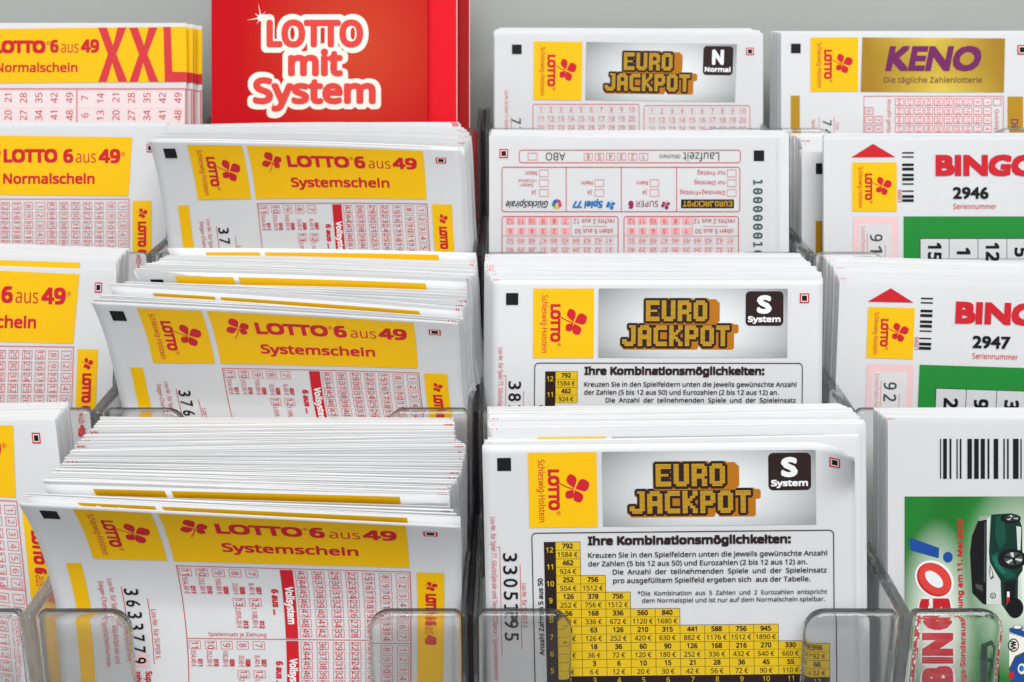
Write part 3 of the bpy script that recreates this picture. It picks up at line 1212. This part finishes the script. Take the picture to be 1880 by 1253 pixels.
B2m = Quad([(0, 0), (551, 0), (22, 16), (44, 16), (44, 34), (22, 34), (67, 9), (166, 9), (67, 110), (166, 110), (175, 9), (486, 9), (175, 110), (486, 110),
            (28, 119), (48, 119), (48, 212), (176, 118), (487, 118), (487, 205), (176, 205), (495, 119), (531, 119), (507, 23), (525, 36), (475, 129.5), (475, 198), (342, 129.5), (342, 198), (187, 129.5), (0, 190), (554, 110)],
           [(167, 555), (838, 597), (203, 572.7), (226, 574), (233.6, 591), (209, 590.5), (249, 563.7), (367.6, 569), (281.6, 667.7), (396.5, 669), (377.3, 569.4), (756.6, 593.6), (406.4, 669.7), (767.3, 678.6),
            (236, 674), (260, 674.5), (275.7 + 5, 763), (407.7, 676), (769.8, 685), (780.8, 766), (423.8, 763), (778.3, 686.3), (820.4, 687.3), (791, 602.5), (810, 612.7), (756.6, 694.5), (760.4 + 4, 760), (602, 690.6), (609.3, 757.5), (422.5, 686.8), (224.7, 740), (846, 680)])
B3m = Quad([(0, 0), (551, 0), (22, 16), (44, 16), (44, 34), (22, 34), (67, 9), (166, 9), (67, 110), (166, 110), (67, 60), (166, 60), (175, 9), (486, 9), (175, 110), (486, 110),
            (176, 118), (487, 118), (487, 185), (176, 244), (487, 244), (176, 318), (28, 119), (48, 119), (48, 325), (28, 325), (28, 195), (495, 119), (531, 119), (507, 23), (525, 36),
            (475, 129.5), (475, 233), (342, 129.5), (342, 233), (187, 129.5), (265, 181), (0, 50), (0, 100), (0, 195), (475, 255.5), (548, 195), (495, 322), (531, 322)],
           [(34, 924), (838, 966), (71.8, 938), (101.4, 939.4), (110, 954.4), (80.3, 953.5), (128, 932.4), (276, 939), (171, 1026.8), (312, 1029.6), (153.5, 979), (298.6, 981), (288, 941), (744, 968), (323.4, 1030.4), (750.7, 1043.7),
            (324.5, 1037.5), (752, 1050.7), (755.5, 1114), (345, 1171), (757, 1182.5), (352, 1252), (116.3, 1033), (144.2, 1034.4), (178, 1253), (152, 1253), (137, 1114), (763, 1051), (811.8, 1053), (781.7, 978), (805.4, 986.5),
            (735.8, 1061.4), (742.8, 1172), (552.7, 1055), (563, 1165), (339.4, 1048.5), (441, 1105.6), (60.6, 970), (81.7, 1018), (105.6, 1111), (740 + 4, 1191.5), (843, 1114), (764, 1252), (812, 1253)])


def bulge(A, vl, c):
    def f(u, v):
        t = max(0.0, (vl - v) / vl)
        return A * t ** 1.5 * (1 - c * u / 556)
    return f


sB1 = Surf(B1m, 1, 4, bulge(9, 205, .5))
sB2 = Surf(B2m, 2, 4, bulge(11, 192, .4))
sB3 = Surf(B3m, 3, 5, bulge(12, 195, .3))
SG = 'front slips in the pockets'
for sf, lb, vm, dg in ((sB1, 'yellow-banner Systemschein slip bowed forward below the red booklets', 206, '3769'),
                       (sB2, 'yellow-banner Systemschein slip in the third tier, second column from the left', 220, '37611'),
                       (sB3, 'large curled Systemschein slip nearest the viewer, serial number 3633779', 345, '3633779')):
    r = slip('lottery_slip', sf, 0, 553, 0, vm, lb, SG, nu=40, nv=36)
    sys_header(r, sf)
    sys_body(r, sf, vm, dg)


def header_slip(sf, dg, L, R, bk, lb, grp, vm):
    s2 = sf.behind(dg, L, R, 0, 553, bk)
    r = slip('lottery_slip', s2, 0, 553, 0, vm, lb, grp, nu=20, nv=8)
    k = Ink(s2, None, 30)
    k.rect(67, 8, 166, 60, 'yellow', 1)
    k.build('logo_panel', r)
    k = Ink(s2, None, 30)
    k.rect(175, 8, 486, 60, 'yellow', 1)
    k.build('title_band', r)
    k = Ink(s2, None, 30)
    k.rect(22, 15, 44, 34, 'black', 1)
    k.build('register_mark', r)


G1, G2, G3 = ('slips packed behind the second-tier Systemschein slip', 'slips packed behind the third-tier Systemschein slip', 'slips packed behind the bottom Systemschein slip')
header_slip(sB1, .5, (2, -3), (6, -4), .95, 'slip directly behind the second-tier Systemschein slip, a sliver of yellow showing', G1, 206)
pile(sB1, 0, 553, 0, 206, [(.08, 4, -5, 8, -8), (.3, 20, -10, 15, -15), (.6, 32, -18, 14, -32), (.8, 32, -23, 5, -38), (1, 32, -30, -5, -50)], 15, 18, 10,
     'white slip edge in the stack below the red booklets', G1, marks='r', seed=5, nu=12, nv=5, tf=(.85, 1.0), wv=2.4)
header_slip(sB2, 4.35, (33, -28), (8, -20), .846, 'slip behind the third-tier Systemschein slip with a narrow yellow wedge at its left end', G2, 220)
header_slip(sB2, 9.75, (78, -56), (15, -74), .644, 'slip midway in the third-tier stack with a broad strip of yellow banner showing', G2, 220)
header_slip(sB2, 20.6, (140, -98), (33, -128), .2, 'rearmost yellow-banner slip standing tallest in the third-tier Systemschein stack', G2, 220)
pile(sB2, 0, 553, 0, 220, [(.06, 8, -6, 5, -6), (.2049, 30, -13, 8, -10), (.205, 36, -32, 10, -26), (.35, 60, -32, 15, -42), (.4751, 72, -36, 15, -56), (.4752, 80, -60, 16, -80), (.7, 118, -72, 30, -88), (.93, 136, -82, 35, -108), (1, 140, -84, 35, -112)], 19, 20, 22,
     'white slip edge in the third-tier Systemschein stack', G2, marks='r', seed=6, nu=12, nv=5, tf=(.85, 1.0), wv=2.4)
header_slip(sB3, .7, (11, -11), (2, -15), .987, 'slip directly behind the large curled one, a long orange-yellow strip showing', G3, 345)
header_slip(sB3, 3.35, (45, -34), (-18, -56), .911, 'slip a few sheets behind the large curled one, thin yellow strip along its top', G3, 345)
pile(sB3, 0, 553, 0, 345, [(.04, 11, -12, 2, -15), (.06, 13, -14, -2, -20), (.119, 22, -16, -20, -38), (.1191, 46, -38, -20, -60), (.2, 50, -46, -20, -66), (.4, 76, -66, 0, -90), (.65, 100, -98, 12, -154), (.68, 110, -110, -10, -162), (1, 155, -159, -10, -199)], 26, 24, 46,
     'white slip edge in the tall bottom Systemschein stack', G3, marks='lr', seed=7, nu=12, nv=5, tf=(.85, 1.0), wv=2.4, t0=.05)

# ------------------------------------------------------------------ third column
# top tier: N Normal
C0 = Hom([(970, 832), (1096.4, 832), (970, 968.5), (1096.4, 968.5), (1106.4, 832), (1500.7, 832), (1106.4, 967.5), (1500.7, 967.5), (913, 841)],
         [(979.6, 76), (1069, 77.5), (979, 183.5), (1067.5, 183.5), (1077, 77.5), (1353, 81.6), (1075, 185), (1349.4, 187.5), (940, 82.2)])
sC0 = Surf(ident, 0, 3)
r = slip('lottery_slip', sC0, 908.5, 1398.5, 62.5, 248, 'white slip with grey gold-lettered picture and N Normal badge', 'front slips in the pockets')
square_marks(r, sC0, None, (940, 82.2, 957.7, 99.6), (1370, 88, 1384, 101.5))
logo_panel(r, sC0, C0, 970, 832, 1096.4, 968.5)
euro_picture(r, sC0, C0, 'N', 'Normal')
g = Ink(sC0)
for x0, x1, cx in ((978, 1174, 992.9), (1182, 1377.5, 1196.7)):
    dy = (x0 - 978) * .012
    g.rbox(x0, 191 + dy, x1, 300, 5, 1.2, 'rose', 1)
    numgrid(g, [cx + 18.55 * i for i in range(10)], [201.5 + dy + 16.6 * j for j in range(3)], lambda i, j: str(j * 10 + i + 1), 14.4, 11.6, 7.6, 0, 'pink', 'rose', w=.7)
g.build('number_grid', r)
s = Ink(sC0)
s.text('Los-Nr. f\u00fcr Spiel 77, Gl\u00fccksSpirale', 927, 166, 6.2, 'rose', 90, fit=88)
s.rect(938, 214, 939, 248, 'rose', 1)
s.text('7', 938.5, 223, 17.5, 'slate', 90, 'c', fit=11, font='d')
s.text('7', 938.5, 239, 17.5, 'slate', 90, 'c', fit=11, font='d')
s.build('serial_number', r)
GC = 'slips packed in the third column'
pile(sC0, 908.5, 1398.5, 62.5, 248, [(.5, 0, -6, -5, -6), (1, 10, -12, -34, -10)], 9, 13, 20, 'white slip edge behind the N Normal slip of the top tier', GC, seed=8)

# second tier: back of a slip, upside down
sC1 = Surf(ident, 1, 3)
r = slip('lottery_slip', sC1, 898, 1424.5, 252.5, 475, 'white slip standing upside down, red ruled Laufzeit form', 'front slips in the pockets')
square_marks(r, sC1, None, (1384, 276.5, 1403, 296), (917, 274, 932.6, 290.5))
f = Ink(sC1)
f.rbox(952.8, 275.3, 1360, 299.7, 6, 1.2, 'red', 1)
f.text('Laufzeit', 1320.5, 280, 15.5, 'grey', 180, fit=66)
f.text('(Wochen)', 1249, 284, 7.5, 'grey', 180, fit=38)
f.text('ABO', 1038, 280.5, 14.2, 'grey', 180, fit=36)
numgrid(f, [1080, 1100.7, 1121, 1141.4, 1161.6, 1182], [288], lambda i, j: '854321'[i], 16, 13.5, 8.2, 180, 'line_red', 'red')
f.box(969, 281, 986.5, 294.5, 1, 'line_red', 1)
f.build('term_frame', r)
f = Ink(sC1)
f.rbox(921, 306.6, 1359, 389.6, 5, 1.3, 'red', 1)
for x in (1039.5, 1140.7, 1242.3):
    f.rect(x - .6, 307.8, x + .6, 388.4, 'red', 1)
for x, rows_ in ((998.5, (318.5, 336.5, 354.5)), (1100.3, (336.5, 354.5)), (1201.6, (336.5, 354.5)), (1343.5, (318.5, 336.5, 354.5))):
    for y in rows_:
        f.box(x - 8.5, y - 6.7, x + 8.5, y + 6.7, .9, 'line_red', 1)
for t_, x, y, w in (('Nein', 986, 314.5, 21.5), ('+Chance', 986, 329.3, 34), ('Sieger-', 979, 337.6, 26), ('Ja', 985, 350.5, 8.5), ('Nein', 1088, 332.5, 20.5), ('Ja', 1087.5, 350.5, 8.5),
                    ('Nein', 1189.5, 332.5, 20.5), ('Ja', 1188.5, 350.5, 8.5), ('nur Freitag', 1331.5, 314.5, 50.5), ('nur Dienstag', 1331.5, 332.5, 56), ('Dienstag+Freitag', 1331, 350.5, 82)):
    f.text(t_, x, y, 5.6 if t_ in ('+Chance', 'Sieger-') else 7.6, 'red', 180, fit=w)
o = f.build('choice_frame', r)
f = Ink(sC1)
f.text('Gl\u00fccksSpirale', 1007, 369.5, 12, 'black', 180, fit=77, bold=.01, slant=.22)
for i, c in enumerate(('red', 'orange', 'yellow', 'lime', 'green', 'sky_blue', 'blue', 'violet', 'magenta', 'rose')):
    a0 = i * .6283
    f.poly([(1022.5 + 9 * rr * math.cos(a0 + da), 375 + 9 * rr * math.sin(a0 + da)) for rr, da in ((.25, .1), (1, .02), (1, .3), (1, .56), (.25, .5))], c, 1)
f.text('Spiel 77', 1107, 369.3, 12.6, 'sky_blue', 180, fit=55, bold=.035, slant=.1)
f.clover(1120.6, 376, 8.6, 'sky_blue', 180, 1)
f.text('SUPER', 1208.5, 369.3, 10.5, 'magenta', 180, fit=41)
f.text('6', 1163, 369.3, 14, 'magenta', 180, fit=9, bold=.05)
f.clover(1221.6, 376, 8.6, 'magenta', 180, 1)
f.rect(1250.5, 366.5, 1347.5, 382.5, 'black', 1)
block_word(f, 'EUROJACKPOT'[::-1][:0] or 'EUROJACKPOT', 1344.5, 379.8, 1253.5, 369.2, 0, 2)
f.build('game_emblem', o)
g = Ink(sC1)
for x0, x1, cx, cl in ((921, 1135.5, 936.7, 1048.6), (1145, 1356.5, 1159.4, 1271)):
    g.rbox(x0, 397.2, x1, 520, 5, 1.3, 'red', 1)
    numgrid(g, [cx + 20.25 * i for i in range(6)], [406.3, 424.6], lambda i, j: str((12 if j == 0 else 6) - i), 16, 12.6, 8.2, 180, None, 'red', fill='shaded_pink')
    numgrid(g, [cx + 20.25 * i for i in range(10)], [442.6, 459.6], lambda i, j: str((50 if j == 0 else 40) - i), 16, 12.6, 8.2, 180, 'pink', 'rose')
    g.rect(cl - .4, 398.5, cl + .5, 433.5, 'line_red', 1)
    g.rect(x0 + 1.4, 433.2, x1 - 1.4, 434.1, 'line_red', 1)
    g.rect(cl + 20, 415.2, cl + 66, 416, 'line_red', 1)
    g.text('rechts 2 aus 12', x1 - 7.5, 402.3, 8.4, 'red', 180, fit=75)
    g.text('oben 5 aus 50', x1 - 10, 420.6, 8.4, 'red', 180, fit=70)
g.build('number_grid', r)
s = Ink(sC1)
for i, d in enumerate('1000000161'):
    s.text(d, 1383, 335 + i * 16.3, 17, 'slate', 90, 'c', fit=11 if d != '1' else 9, bold=.012, font='m')
s.build('serial_number', r)
sf = sC1.behind(.8, (2, -2), (23.5, -3), 898, 1424.5)
rr = slip('lottery_slip', sf, 898, 1424.5, 252.5, 475, 'slip directly behind the upside-down one, its corner mark showing at the right', GC)
square_marks(rr, sf, None, None, (1395, 277, 1407, 292))
pile(sC1, 898, 1424.5, 252.5, 475, [(.1, 2, -3, 23, -4), (.5, 5, -9, 20, -9), (.8, 6, -12, 14, -11), (1, 6, -15, -2, -13)], 12, 13, 24, 'white slip edge behind the upside-down slip of the second tier', GC, seed=9, tf=(.45, .95), wv=1.2, nu=8)

# third and bottom tier: S System with the price table
C2 = Hom([(970, 832), (1096.4, 832), (970, 968.5), (1096.4, 968.5), (1106.4, 832), (1500.7, 832), (1500.7, 967.5), (973, 977.5), (1533.6, 977.5), (973, 1065), (1533.6, 1065), (913, 841), (1526, 842)],
         [(979.5, 529), (1090.5, 529.5), (979, 659.7), (1089.5, 659.7), (1100, 530.2), (1445.7, 531), (1441.7, 660), (979.5, 668.5), (1476.5, 668.5), (980, 745), (1475, 745), (930, 537), (1468.5, 538)])
C3 = Hom([(970, 832), (1096.4, 832), (970, 968.5), (1096.4, 968.5), (1500.7, 832), (1500.7, 967.5), (973, 977.5), (1533.6, 977.5), (973, 1250), (1533.6, 1112), (1022.4, 1242), (1519.5, 1225)],
         [(969.5, 831.7), (1096, 831.2), (972, 969), (1096.7, 968), (1500.7, 828), (1493, 963), (973, 977.5), (1533.6, 971), (985, 1251), (1531, 1106), (1028, 1243), (1520.5, 1222)])


def corner(u, v):
    a = max(0.0, (u - 1485) / 90)
    return u, v + 30 * a * a * max(0.0, 1 - (v - 818) / 75)


def corner_bulge(u, v):
    a = max(0.0, (u - 1485) / 90)
    return 7 * a * a * max(0.0, 1 - (v - 818) / 90)


sC2 = Surf(C2, 2, 3)
sC3 = Surf(C3, 3, 3, corner_bulge, corner)
for sf, dg, lb, vm, v0 in ((sC2, '3814', 'white slip with S System badge and framed text, in the third tier', 1085, 816.5), (sC3, '3305195', 'white S System slip with full yellow price table and bent corner, in the bottom tier', 1290, 818)):
    r = slip('lottery_slip', sf, 886, 1573, v0, vm, lb, 'front slips in the pockets', nu=40, nv=30)
    square_marks(r, sf, None, (913, 841, 938.5, 864.5), (1526, 841, 1545.5, 860))
    logo_panel(r, sf, None, 970, 832, 1096.4, 968.5)
    euro_picture(r, sf, None, 'S', 'System')
    system_table(r, sf, None, vm - 30)
    serial_strip(r, sf, None, dg, 898.5, 919.5, 948, 1022, 23.4)
pile(sC2, 886, 1573, 816.5, 1085, [(.08, -3, -5, 0, -4), (.4, -13, -22, -8, -20), (1, -13, -50, -45, -51)], 19, 18, 16, 'white slip edge behind the third-tier slip with the S System badge', GC, marks='l', seed=10, tf=(.45, .95), wv=1.6, nu=8)
sf = sC3.behind(3, (18, -28.5), (18, -28.5), 886, 1573, 0)
r = slip('lottery_slip', sf, 886, 1573, 818, 1290, 'slip behind the bent-corner one, thin lines of yellow and grey header showing', GC)
k = Ink(sf)
k.rect(970, 832, 1096, 900, 'yellow', 1)
k.build('logo_panel', r)
k = Ink(sf)
k.rect(1106, 833, 1500, 900, 'silver', 1)
k.build('title_picture', r)
sf = sC3.behind(.6, (2, -3), (9, -8), 886, 1573, 0)
r = slip('lottery_slip', sf, 886, 1573, 818, 1290, 'slip directly behind the bent-corner one, flat corner showing above the bend', GC)
sC3.bulge = None
pile(sC3, 886, 1573, 818, 1290, [(.04, 2, -5, 8, -9), (.13, 8, -12, 14, -14), (.14, 17, -31, 18, -31), (.2, 10, -36, 18, -34), (.6, 14, -58, -8, -60), (1, 12, -70, -32, -69)], 21, 19, 16, 'white slip edge behind the bent-corner slip of the bottom tier', GC, marks='l', seed=11, t0=.05, tf=(.45, .95), wv=2, nu=8)

# ------------------------------------------------------------------ fourth column
GD = 'slips packed in the right column'
sD0 = Surf(ident, 0, 3)
r = slip('lottery_slip', sD0, 1434, 1912, 60, 250, 'white slip with gold banner and slanted purple capital letters', 'front slips in the pockets')
square_marks(r, sD0, None, (1452.3, 80.6, 1470, 98), (1868, 83, 1886, 100.5))
logo_panel(r, sD0, None, 1488, 69, 1575.5, 168.6)


def gold(p, q):
    a, b = lin('#a98021'), lin('#e3c84f')
    t = max(0, 1 - abs(p - .52 - (q - .5) * .1) / .46) * (.45 + .55 * abs(q - .45) / .55)
    return tuple(x + (y - x) * t for x, y in zip(a, b))


k = Ink(sD0)
k.quad((1583.5, 69), (1845.4, 71), (1843, 170), (1580, 169), 'picture', 1, n=(26, 10), fn=gold)
o = k.build('title_band', r)
k = Ink(sD0)
k.text('KENO', 1624.7, 131, 46, 'purple', 0, fit=172, bold=.04, font='d', slant=.2)
k.text('Die t\u00e4gliche Zahlenlotterie', 1623, 152.4, 10.6, 'plum', 0, fit=180, bold=.012)
k.build('lettering', o)
k = Ink(sD0)
k.rect(1452, 176, 1468.3, 250, 'gold', 1)
k.build('gold_bar', r)
k = Ink(sD0)
k.rect(1850, 177.7, 1878.5, 250, 'gold', 1)
k.text('Die t\u00e4gliche', 1856.5, 219, 13, 'purple', 90, bold=.01)
k.build('edge_band', r)
k = Ink(sD0)
k.box(1585.6, 176.3, 1842.8, 300, 1.1, 'rose', 1)
rows = [187.5, 203.9, 220.3, 236.7]
numgrid(k, [1812.9 - 17.95 * i for i in range(10)], rows, lambda i, j: str(i * 7 + j + 1), 15.4, 13.6, 7.2, 90, 'rose', 'rose', fill='pale_pink', w=1)
k.box(1823.4, 180.7, 1838.4, 194.3, 1, 'rose', 1)
numgrid(k, [1613], rows[2:], lambda i, j: str(2 + j), 15.4, 13.6, 7.2, 90, 'rose', 'rose', w=1)
numgrid(k, [1595.6], rows[1:], lambda i, j: str(6 + j), 15.4, 13.6, 7.2, 90, 'rose', 'rose', w=1)
k.text('Anzahl getippte', 1629.5, 182, 7, 'rose', 90, fit=78)
k.text('Quicktipp', 1827, 201, 7, 'rose', 90, fit=46)
k.build('number_grid', r)
k = Ink(sD0)
k.text('7', 1510.5, 226, 16, 'slate', 90, 'c', fit=10, font='d')
k.text('4', 1510.5, 242, 16, 'slate', 90, 'c', fit=10, font='d')
k.rect(1503.4, 215, 1504.2, 250, 'rose', 1)
k.rect(1531, 215, 1531.8, 250, 'rose', 1)
k.text('Los', 1535, 226, 6, 'rose', 90)
k.text('Spiele', 1491, 220, 6, 'rose', 90)
k.build('serial_number', r)
pile(sD0, 1434, 1912, 60, 250, [(1, -20, -2.5, -20, -3)], 7, 12, 24, 'white slip edge seen at the left side of the gold-banner slip pile', GD, marks='l', seed=12, jit=.5)

D2 = Hom([(1563.5, 299), (1645.4, 298.3), (1567, 389), (1648, 388), (1717.8, 284.6), (1659, 397.7), (1750.5, 384), (1602.9, 264.7), (1658, 371), (1689, 438)],
         [(1593.6, 565), (1678.4, 565.5), (1592.3, 658.7), (1677.3, 659), (1754.5, 554), (1688.5, 670), (1786, 659.6), (1635.3, 529.3), (1690.3, 642), (1717, 712)])
sD1, sD2 = Surf(ident, 1, 4), Surf(D2, 2, 12.5)
r = slip('lottery_slip', sD1, 1512.5, 2040, 256, 475, 'white slip with red arrow, green field and serial number 2946', 'front slips in the pockets')
bingo_prints(r, sD1, None, '2946', '91', ('15', '1', '12', '5'), 475)
r = slip('lottery_slip', sD2, 1512.5, 2040, 253, 480, 'white slip with red arrow, green field and serial number 2947', 'front slips in the pockets')
bingo_prints(r, sD2, None, '2947', '92', ('2', '9', '3', '1'), 480)
sf = sD1.behind(6, (0, 0), (0, 0), 1472, 1950)
r = slip('lottery_slip', sf, 1472, 1950, 280, 475, 'gold-banner slip tucked behind the slip numbered 2946, black square showing', GD)
k = Ink(sf)
k.rect(1498, 300, 1516, 320, 'black', 1)
k.build('register_mark', r)
k = Ink(sf)
k.rect(1497.5, 406, 1516, 475, 'gold', 1)
k.build('gold_bar', r)
pile(sD1, 1512.5, 2040, 256, 475, [(.08, 0, -6, 0, -6), (.2, 0, -8, 0, -8)], 3, 3, 2, 'white slip edge just behind the slip numbered 2946', GD, seed=13, t0=.02)
pile(sD1.behind(7, (0, 0), (0, 0), 1472, 1950), 1472, 1950, 280, 475, [(.3, 0, -12, 0, -28), (.5, -2, -24, 0, -34), (1, -22, -35, -20, -36)], 14, 13, 28, 'red-ticked slip edge at the left behind the slip numbered 2946', GD, marks='l', seed=14)
pile(sD2, 1512.5, 2040, 253, 480, [(.1, -2, -6, 0, -6), (.5, -14, -28, 0, -28), (1, -29, -46, -20, -46)], 14, 15, 30, 'red-ticked slip edge behind the slip numbered 2947', GD, marks='l', seed=15, jit=.8, tf=(.45, .95), wv=1.4, nu=8)

# bottom tier: back of a special-draw slip with a car picture
sD3 = Surf(ident, 3, 12.5)
r = slip('lottery_slip', sD3, 1630, 2330, 771, 1290, 'white slip with bar code and green picture of vans, lowest on the right', 'front slips in the pockets')
k = Ink(sD3)
for a, b in ((917, 922), (932, 950), (963, 972), (997, 1003), (1013, 1021), (1050, 1072), (1083, 1105), (1115, 1135), (1148, 1157), (1178, 1200), (1225, 1232), (1243, 1251), (1272, 1299), (1308, 1314), (1330, 1350)):
    k.rect(1380 + a / 2.65, 806, 1380 + b / 2.65, 879.5, 'black', 1)
k.build('bar_code', r)


def meadow(p, q):
    x, y = p * 480, q * 380
    a, b = lin('#217a2c'), lin('#e8f3e4')
    t = 0.0
    d = math.hypot((x - 60) / 75, (y - 230) / 190)
    t = max(t, min(1, 1.5 * (1 - d)))
    d = math.hypot((x - 215) / 120, (y - 150) / 190)
    t = max(t, min(1, 1.25 * (1 - d)))
    c = .12 * math.sin(x * .05 + y * .03)
    a = tuple(v * (1.0 + c) for v in a[:3])
    return tuple(m + (n - m) * max(0, t) for m, n in zip(a, b))


k = Ink(sD3)
k.rect(1661, 912, 2141, 1292, 'picture', 1, n=(60, 48), fn=meadow)
o = k.build('picture_print', r)


def Q(x, y):
    return 1380 + x / 2.65, 780 + y / 2.65


k = Ink(sD3)
for i, (ch, y, w) in enumerate((('G', 1152, 53), ('N', 1199, 42), ('I', 1213, 12), ('B', 1254, 37))):
    k.text(ch, 1749, y + 4, 64, 'white', -90, fit=w + 8, bold=.09, font='d', layer=2, soft=True)
    k.text(ch, 1745, y, 57, 'red', -90, fit=w, bold=.05, font='d', layer=3)


def tilted(cx, cy, a, b, ang, n=28):
    ca, sa = math.cos(math.radians(ang)), math.sin(math.radians(ang))
    return [(cx + a * math.cos(i * 2 * math.pi / n) * ca - b * math.sin(i * 2 * math.pi / n) * sa,
             cy + a * math.cos(i * 2 * math.pi / n) * sa + b * math.sin(i * 2 * math.pi / n) * ca) for i in range(n)]


k.poly(tilted(1715.5, 1064.5, 39, 32, 42), 'white', 3)
k.poly(tilted(1715.2, 1064.6, 35, 27.5, 42), 'red', 4)
k.poly(tilted(1716.5, 1063.8, 33, 25.2, 42), 'coral', 5)
k.poly(tilted(1714.8, 1063.8, 20, 11, 42), 'white', 6)
k.poly([Q(*p) for p in ((765, 548), (912, 600), (910, 650), (775, 612))], 'blue', 3)
k.poly([(Q(955, 645)[0] + 9 * math.cos(i * .45), Q(955, 645)[1] + 10 * math.sin(i * .45)) for i in range(14)], 'blue', 3)
k.build('title_word', o)
k = Ink(sD3)
k.text('Fr\u00fchlings-Sonderauslosung am 11. Mai 2025', 1767.5, 1296, 9.8, 'red', -90, fit=343, bold=.035, layer=3)
k.build('draw_date', o)


def V_(x, y):
    return 1610 + x / 3.548, 900 + y / 3.548


def vp(k, pts, col, layer):
    k.poly([V_(*q) for q in pts], col, layer)


def disc(k, x, y, a, b, col, layer):
    k.poly([V_(x + a * math.cos(i * .2856), y + b * math.sin(i * .2856)) for i in range(22)], col, layer)


k = Ink(sD3)
vp(k, ((745, 160), (880, 152), (925, 180), (945, 240), (950, 520), (920, 580), (918, 700), (950, 800), (850, 800), (812, 745), (805, 590), (735, 470), (730, 400)), 'dark_green', 2)
vp(k, ((775, 172), (830, 168), (842, 330), (800, 390), (768, 300)), 'van_green', 3)
vp(k, ((738, 425), (790, 400), (800, 470), (900, 545), (905, 570), (850, 580), (815, 560), (765, 500)), 'van_green', 3)
vp(k, ((750, 440), (778, 425), (790, 480), (850, 545), (815, 545), (770, 490)), 'van_teal', 4)
vp(k, ((830, 600), (905, 590), (900, 690), (870, 740), (835, 735)), 'black', 3)
vp(k, ((738, 165), (716, 190), (714, 745), (808, 745), (803, 590), (760, 520), (735, 470), (728, 400)), 'van_white', 3)
vp(k, ((715, 190), (660, 200), (620, 300), (607, 410), (615, 560), (622, 670), (690, 740), (712, 748), (716, 400)), 'black', 4)
vp(k, ((640, 610), (686, 622), (690, 660), (648, 640)), 'grey', 5)
vp(k, ((700, 210), (708, 210), (706, 600), (697, 600)), 'grey', 5)
for y in (176, 186, 194):
    vp(k, ((664, y + 4), (716, y - 6), (716, y - 3), (664, y + 7)), 'van_white', 5)
vp(k, ((735, 480), (750, 520), (762, 570), (742, 585), (733, 540)), 'grey', 5)
vp(k, ((739, 500), (748, 530), (752, 560), (741, 570)), 'white', 6)
disc(k, 757, 688, 19, 19, 'black', 5)
disc(k, 757, 688, 14, 14, 'van_white', 6)
k.text('VW', *V_(764, 700), 4, 'black', -90, fit=6, layer=7)
vp(k, ((845, 700), (864, 700), (862, 750), (845, 750)), 'red', 5)
vp(k, ((847, 662), (864, 662), (864, 698), (847, 698)), 'white', 5)
vp(k, ((908, 235), (940, 242), (935, 392), (916, 390)), 'van_white', 4)
vp(k, ((920, 570), (936, 540), (948, 715), (918, 690)), 'van_white', 4)
for x, y, a, b in ((872, 185, 66, 30), (882, 450, 92, 66), (900, 768, 54, 66)):
    disc(k, x, y, a, b, 'black', 5)
    if y < 700:
        disc(k, x + 8, y - 3, a * .66, b * .66, 'grey', 6)
        for s_ in range(6):
            c0 = s_ * 1.047 + .3
            vp(k, [(x + 8 + a * r_ * math.cos(c0 + d_), y - 3 + b * r_ * math.sin(c0 + d_)) for r_, d_ in ((.12, -.5), (.62, -.2), (.62, .2), (.12, .5))], 'black' if s_ % 2 else 'van_white', 7)
        disc(k, x + 8, y - 3, a * .14, b * .14, 'black', 8)
k.build('van_picture', o)
k = Ink(sD3)
vp(k, ((862, 935), (1000, 975), (1000, 1035), (900, 1080), (870, 1155), (862, 1155)), 'cream', 2)
vp(k, ((862, 902), (900, 893), (1000, 940), (1000, 972), (866, 925)), 'blue', 3)
disc(k, 918, 897, 34, 17, 'grey', 4)
disc(k, 916, 893, 26, 11, 'white', 5)
disc(k, 890, 1011, 35, 44, 'black', 4)
disc(k, 890, 1011, 28, 36, 'cream', 5)
k.text('VW', *V_(908, 1042), 10.5, 'black', -90, fit=17, bold=.03, layer=6)
vp(k, ((864, 1165), (900, 1092), (1000, 1042), (1000, 1260), (878, 1260)), 'blue', 3)
vp(k, ((862, 1160), (898, 1086), (1000, 1036), (1000, 1046), (903, 1094), (868, 1170)), 'grey', 4)
disc(k, 945, 1165, 36, 44, 'grey', 4)
disc(k, 945, 1165, 28, 35, 'white', 5)
disc(k, 942, 1163, 16, 20, 'sky_blue', 6)
disc(k, 876, 1208, 18, 24, 'red', 5)
vp(k, ((660, 985), (785, 935), (792, 968), (700, 1000), (700, 1253), (655, 1253), (652, 1080)), 'dark_green', 3)
vp(k, ((668, 1000), (690, 990), (690, 1253), (668, 1253)), 'black', 4)
for y in (1075, 1160, 1240):
    vp(k, ((700, y), (790, y - 4), (790, y + 22), (700, y + 26)), 'dark_green', 3)
vp(k, ((780, 960), (796, 955), (798, 1253), (786, 1253)), 'dark_green', 3)
k.build('van_picture', o)
pile(sD3, 1630, 2330, 771, 1290, [(.1, -3, -4, 0, -4), (1, -28, -21, -28, -21)], 14, 16, 34, 'white slip edge behind the slip with the green picture of vans', GD, marks='l', seed=16, jit=.8, tf=(.45, .95), wv=1.4, nu=8)

# the closely packed rest of the slips, too many to count
m = mesh_obj('slip_mass', MASS_V, MASS_F, None, [INK['paper']], None, c2w((0, 60, 240)))
tag(m, 'closely packed white slips filling the pockets between the single slips', 'paper slips', None, 'stuff')
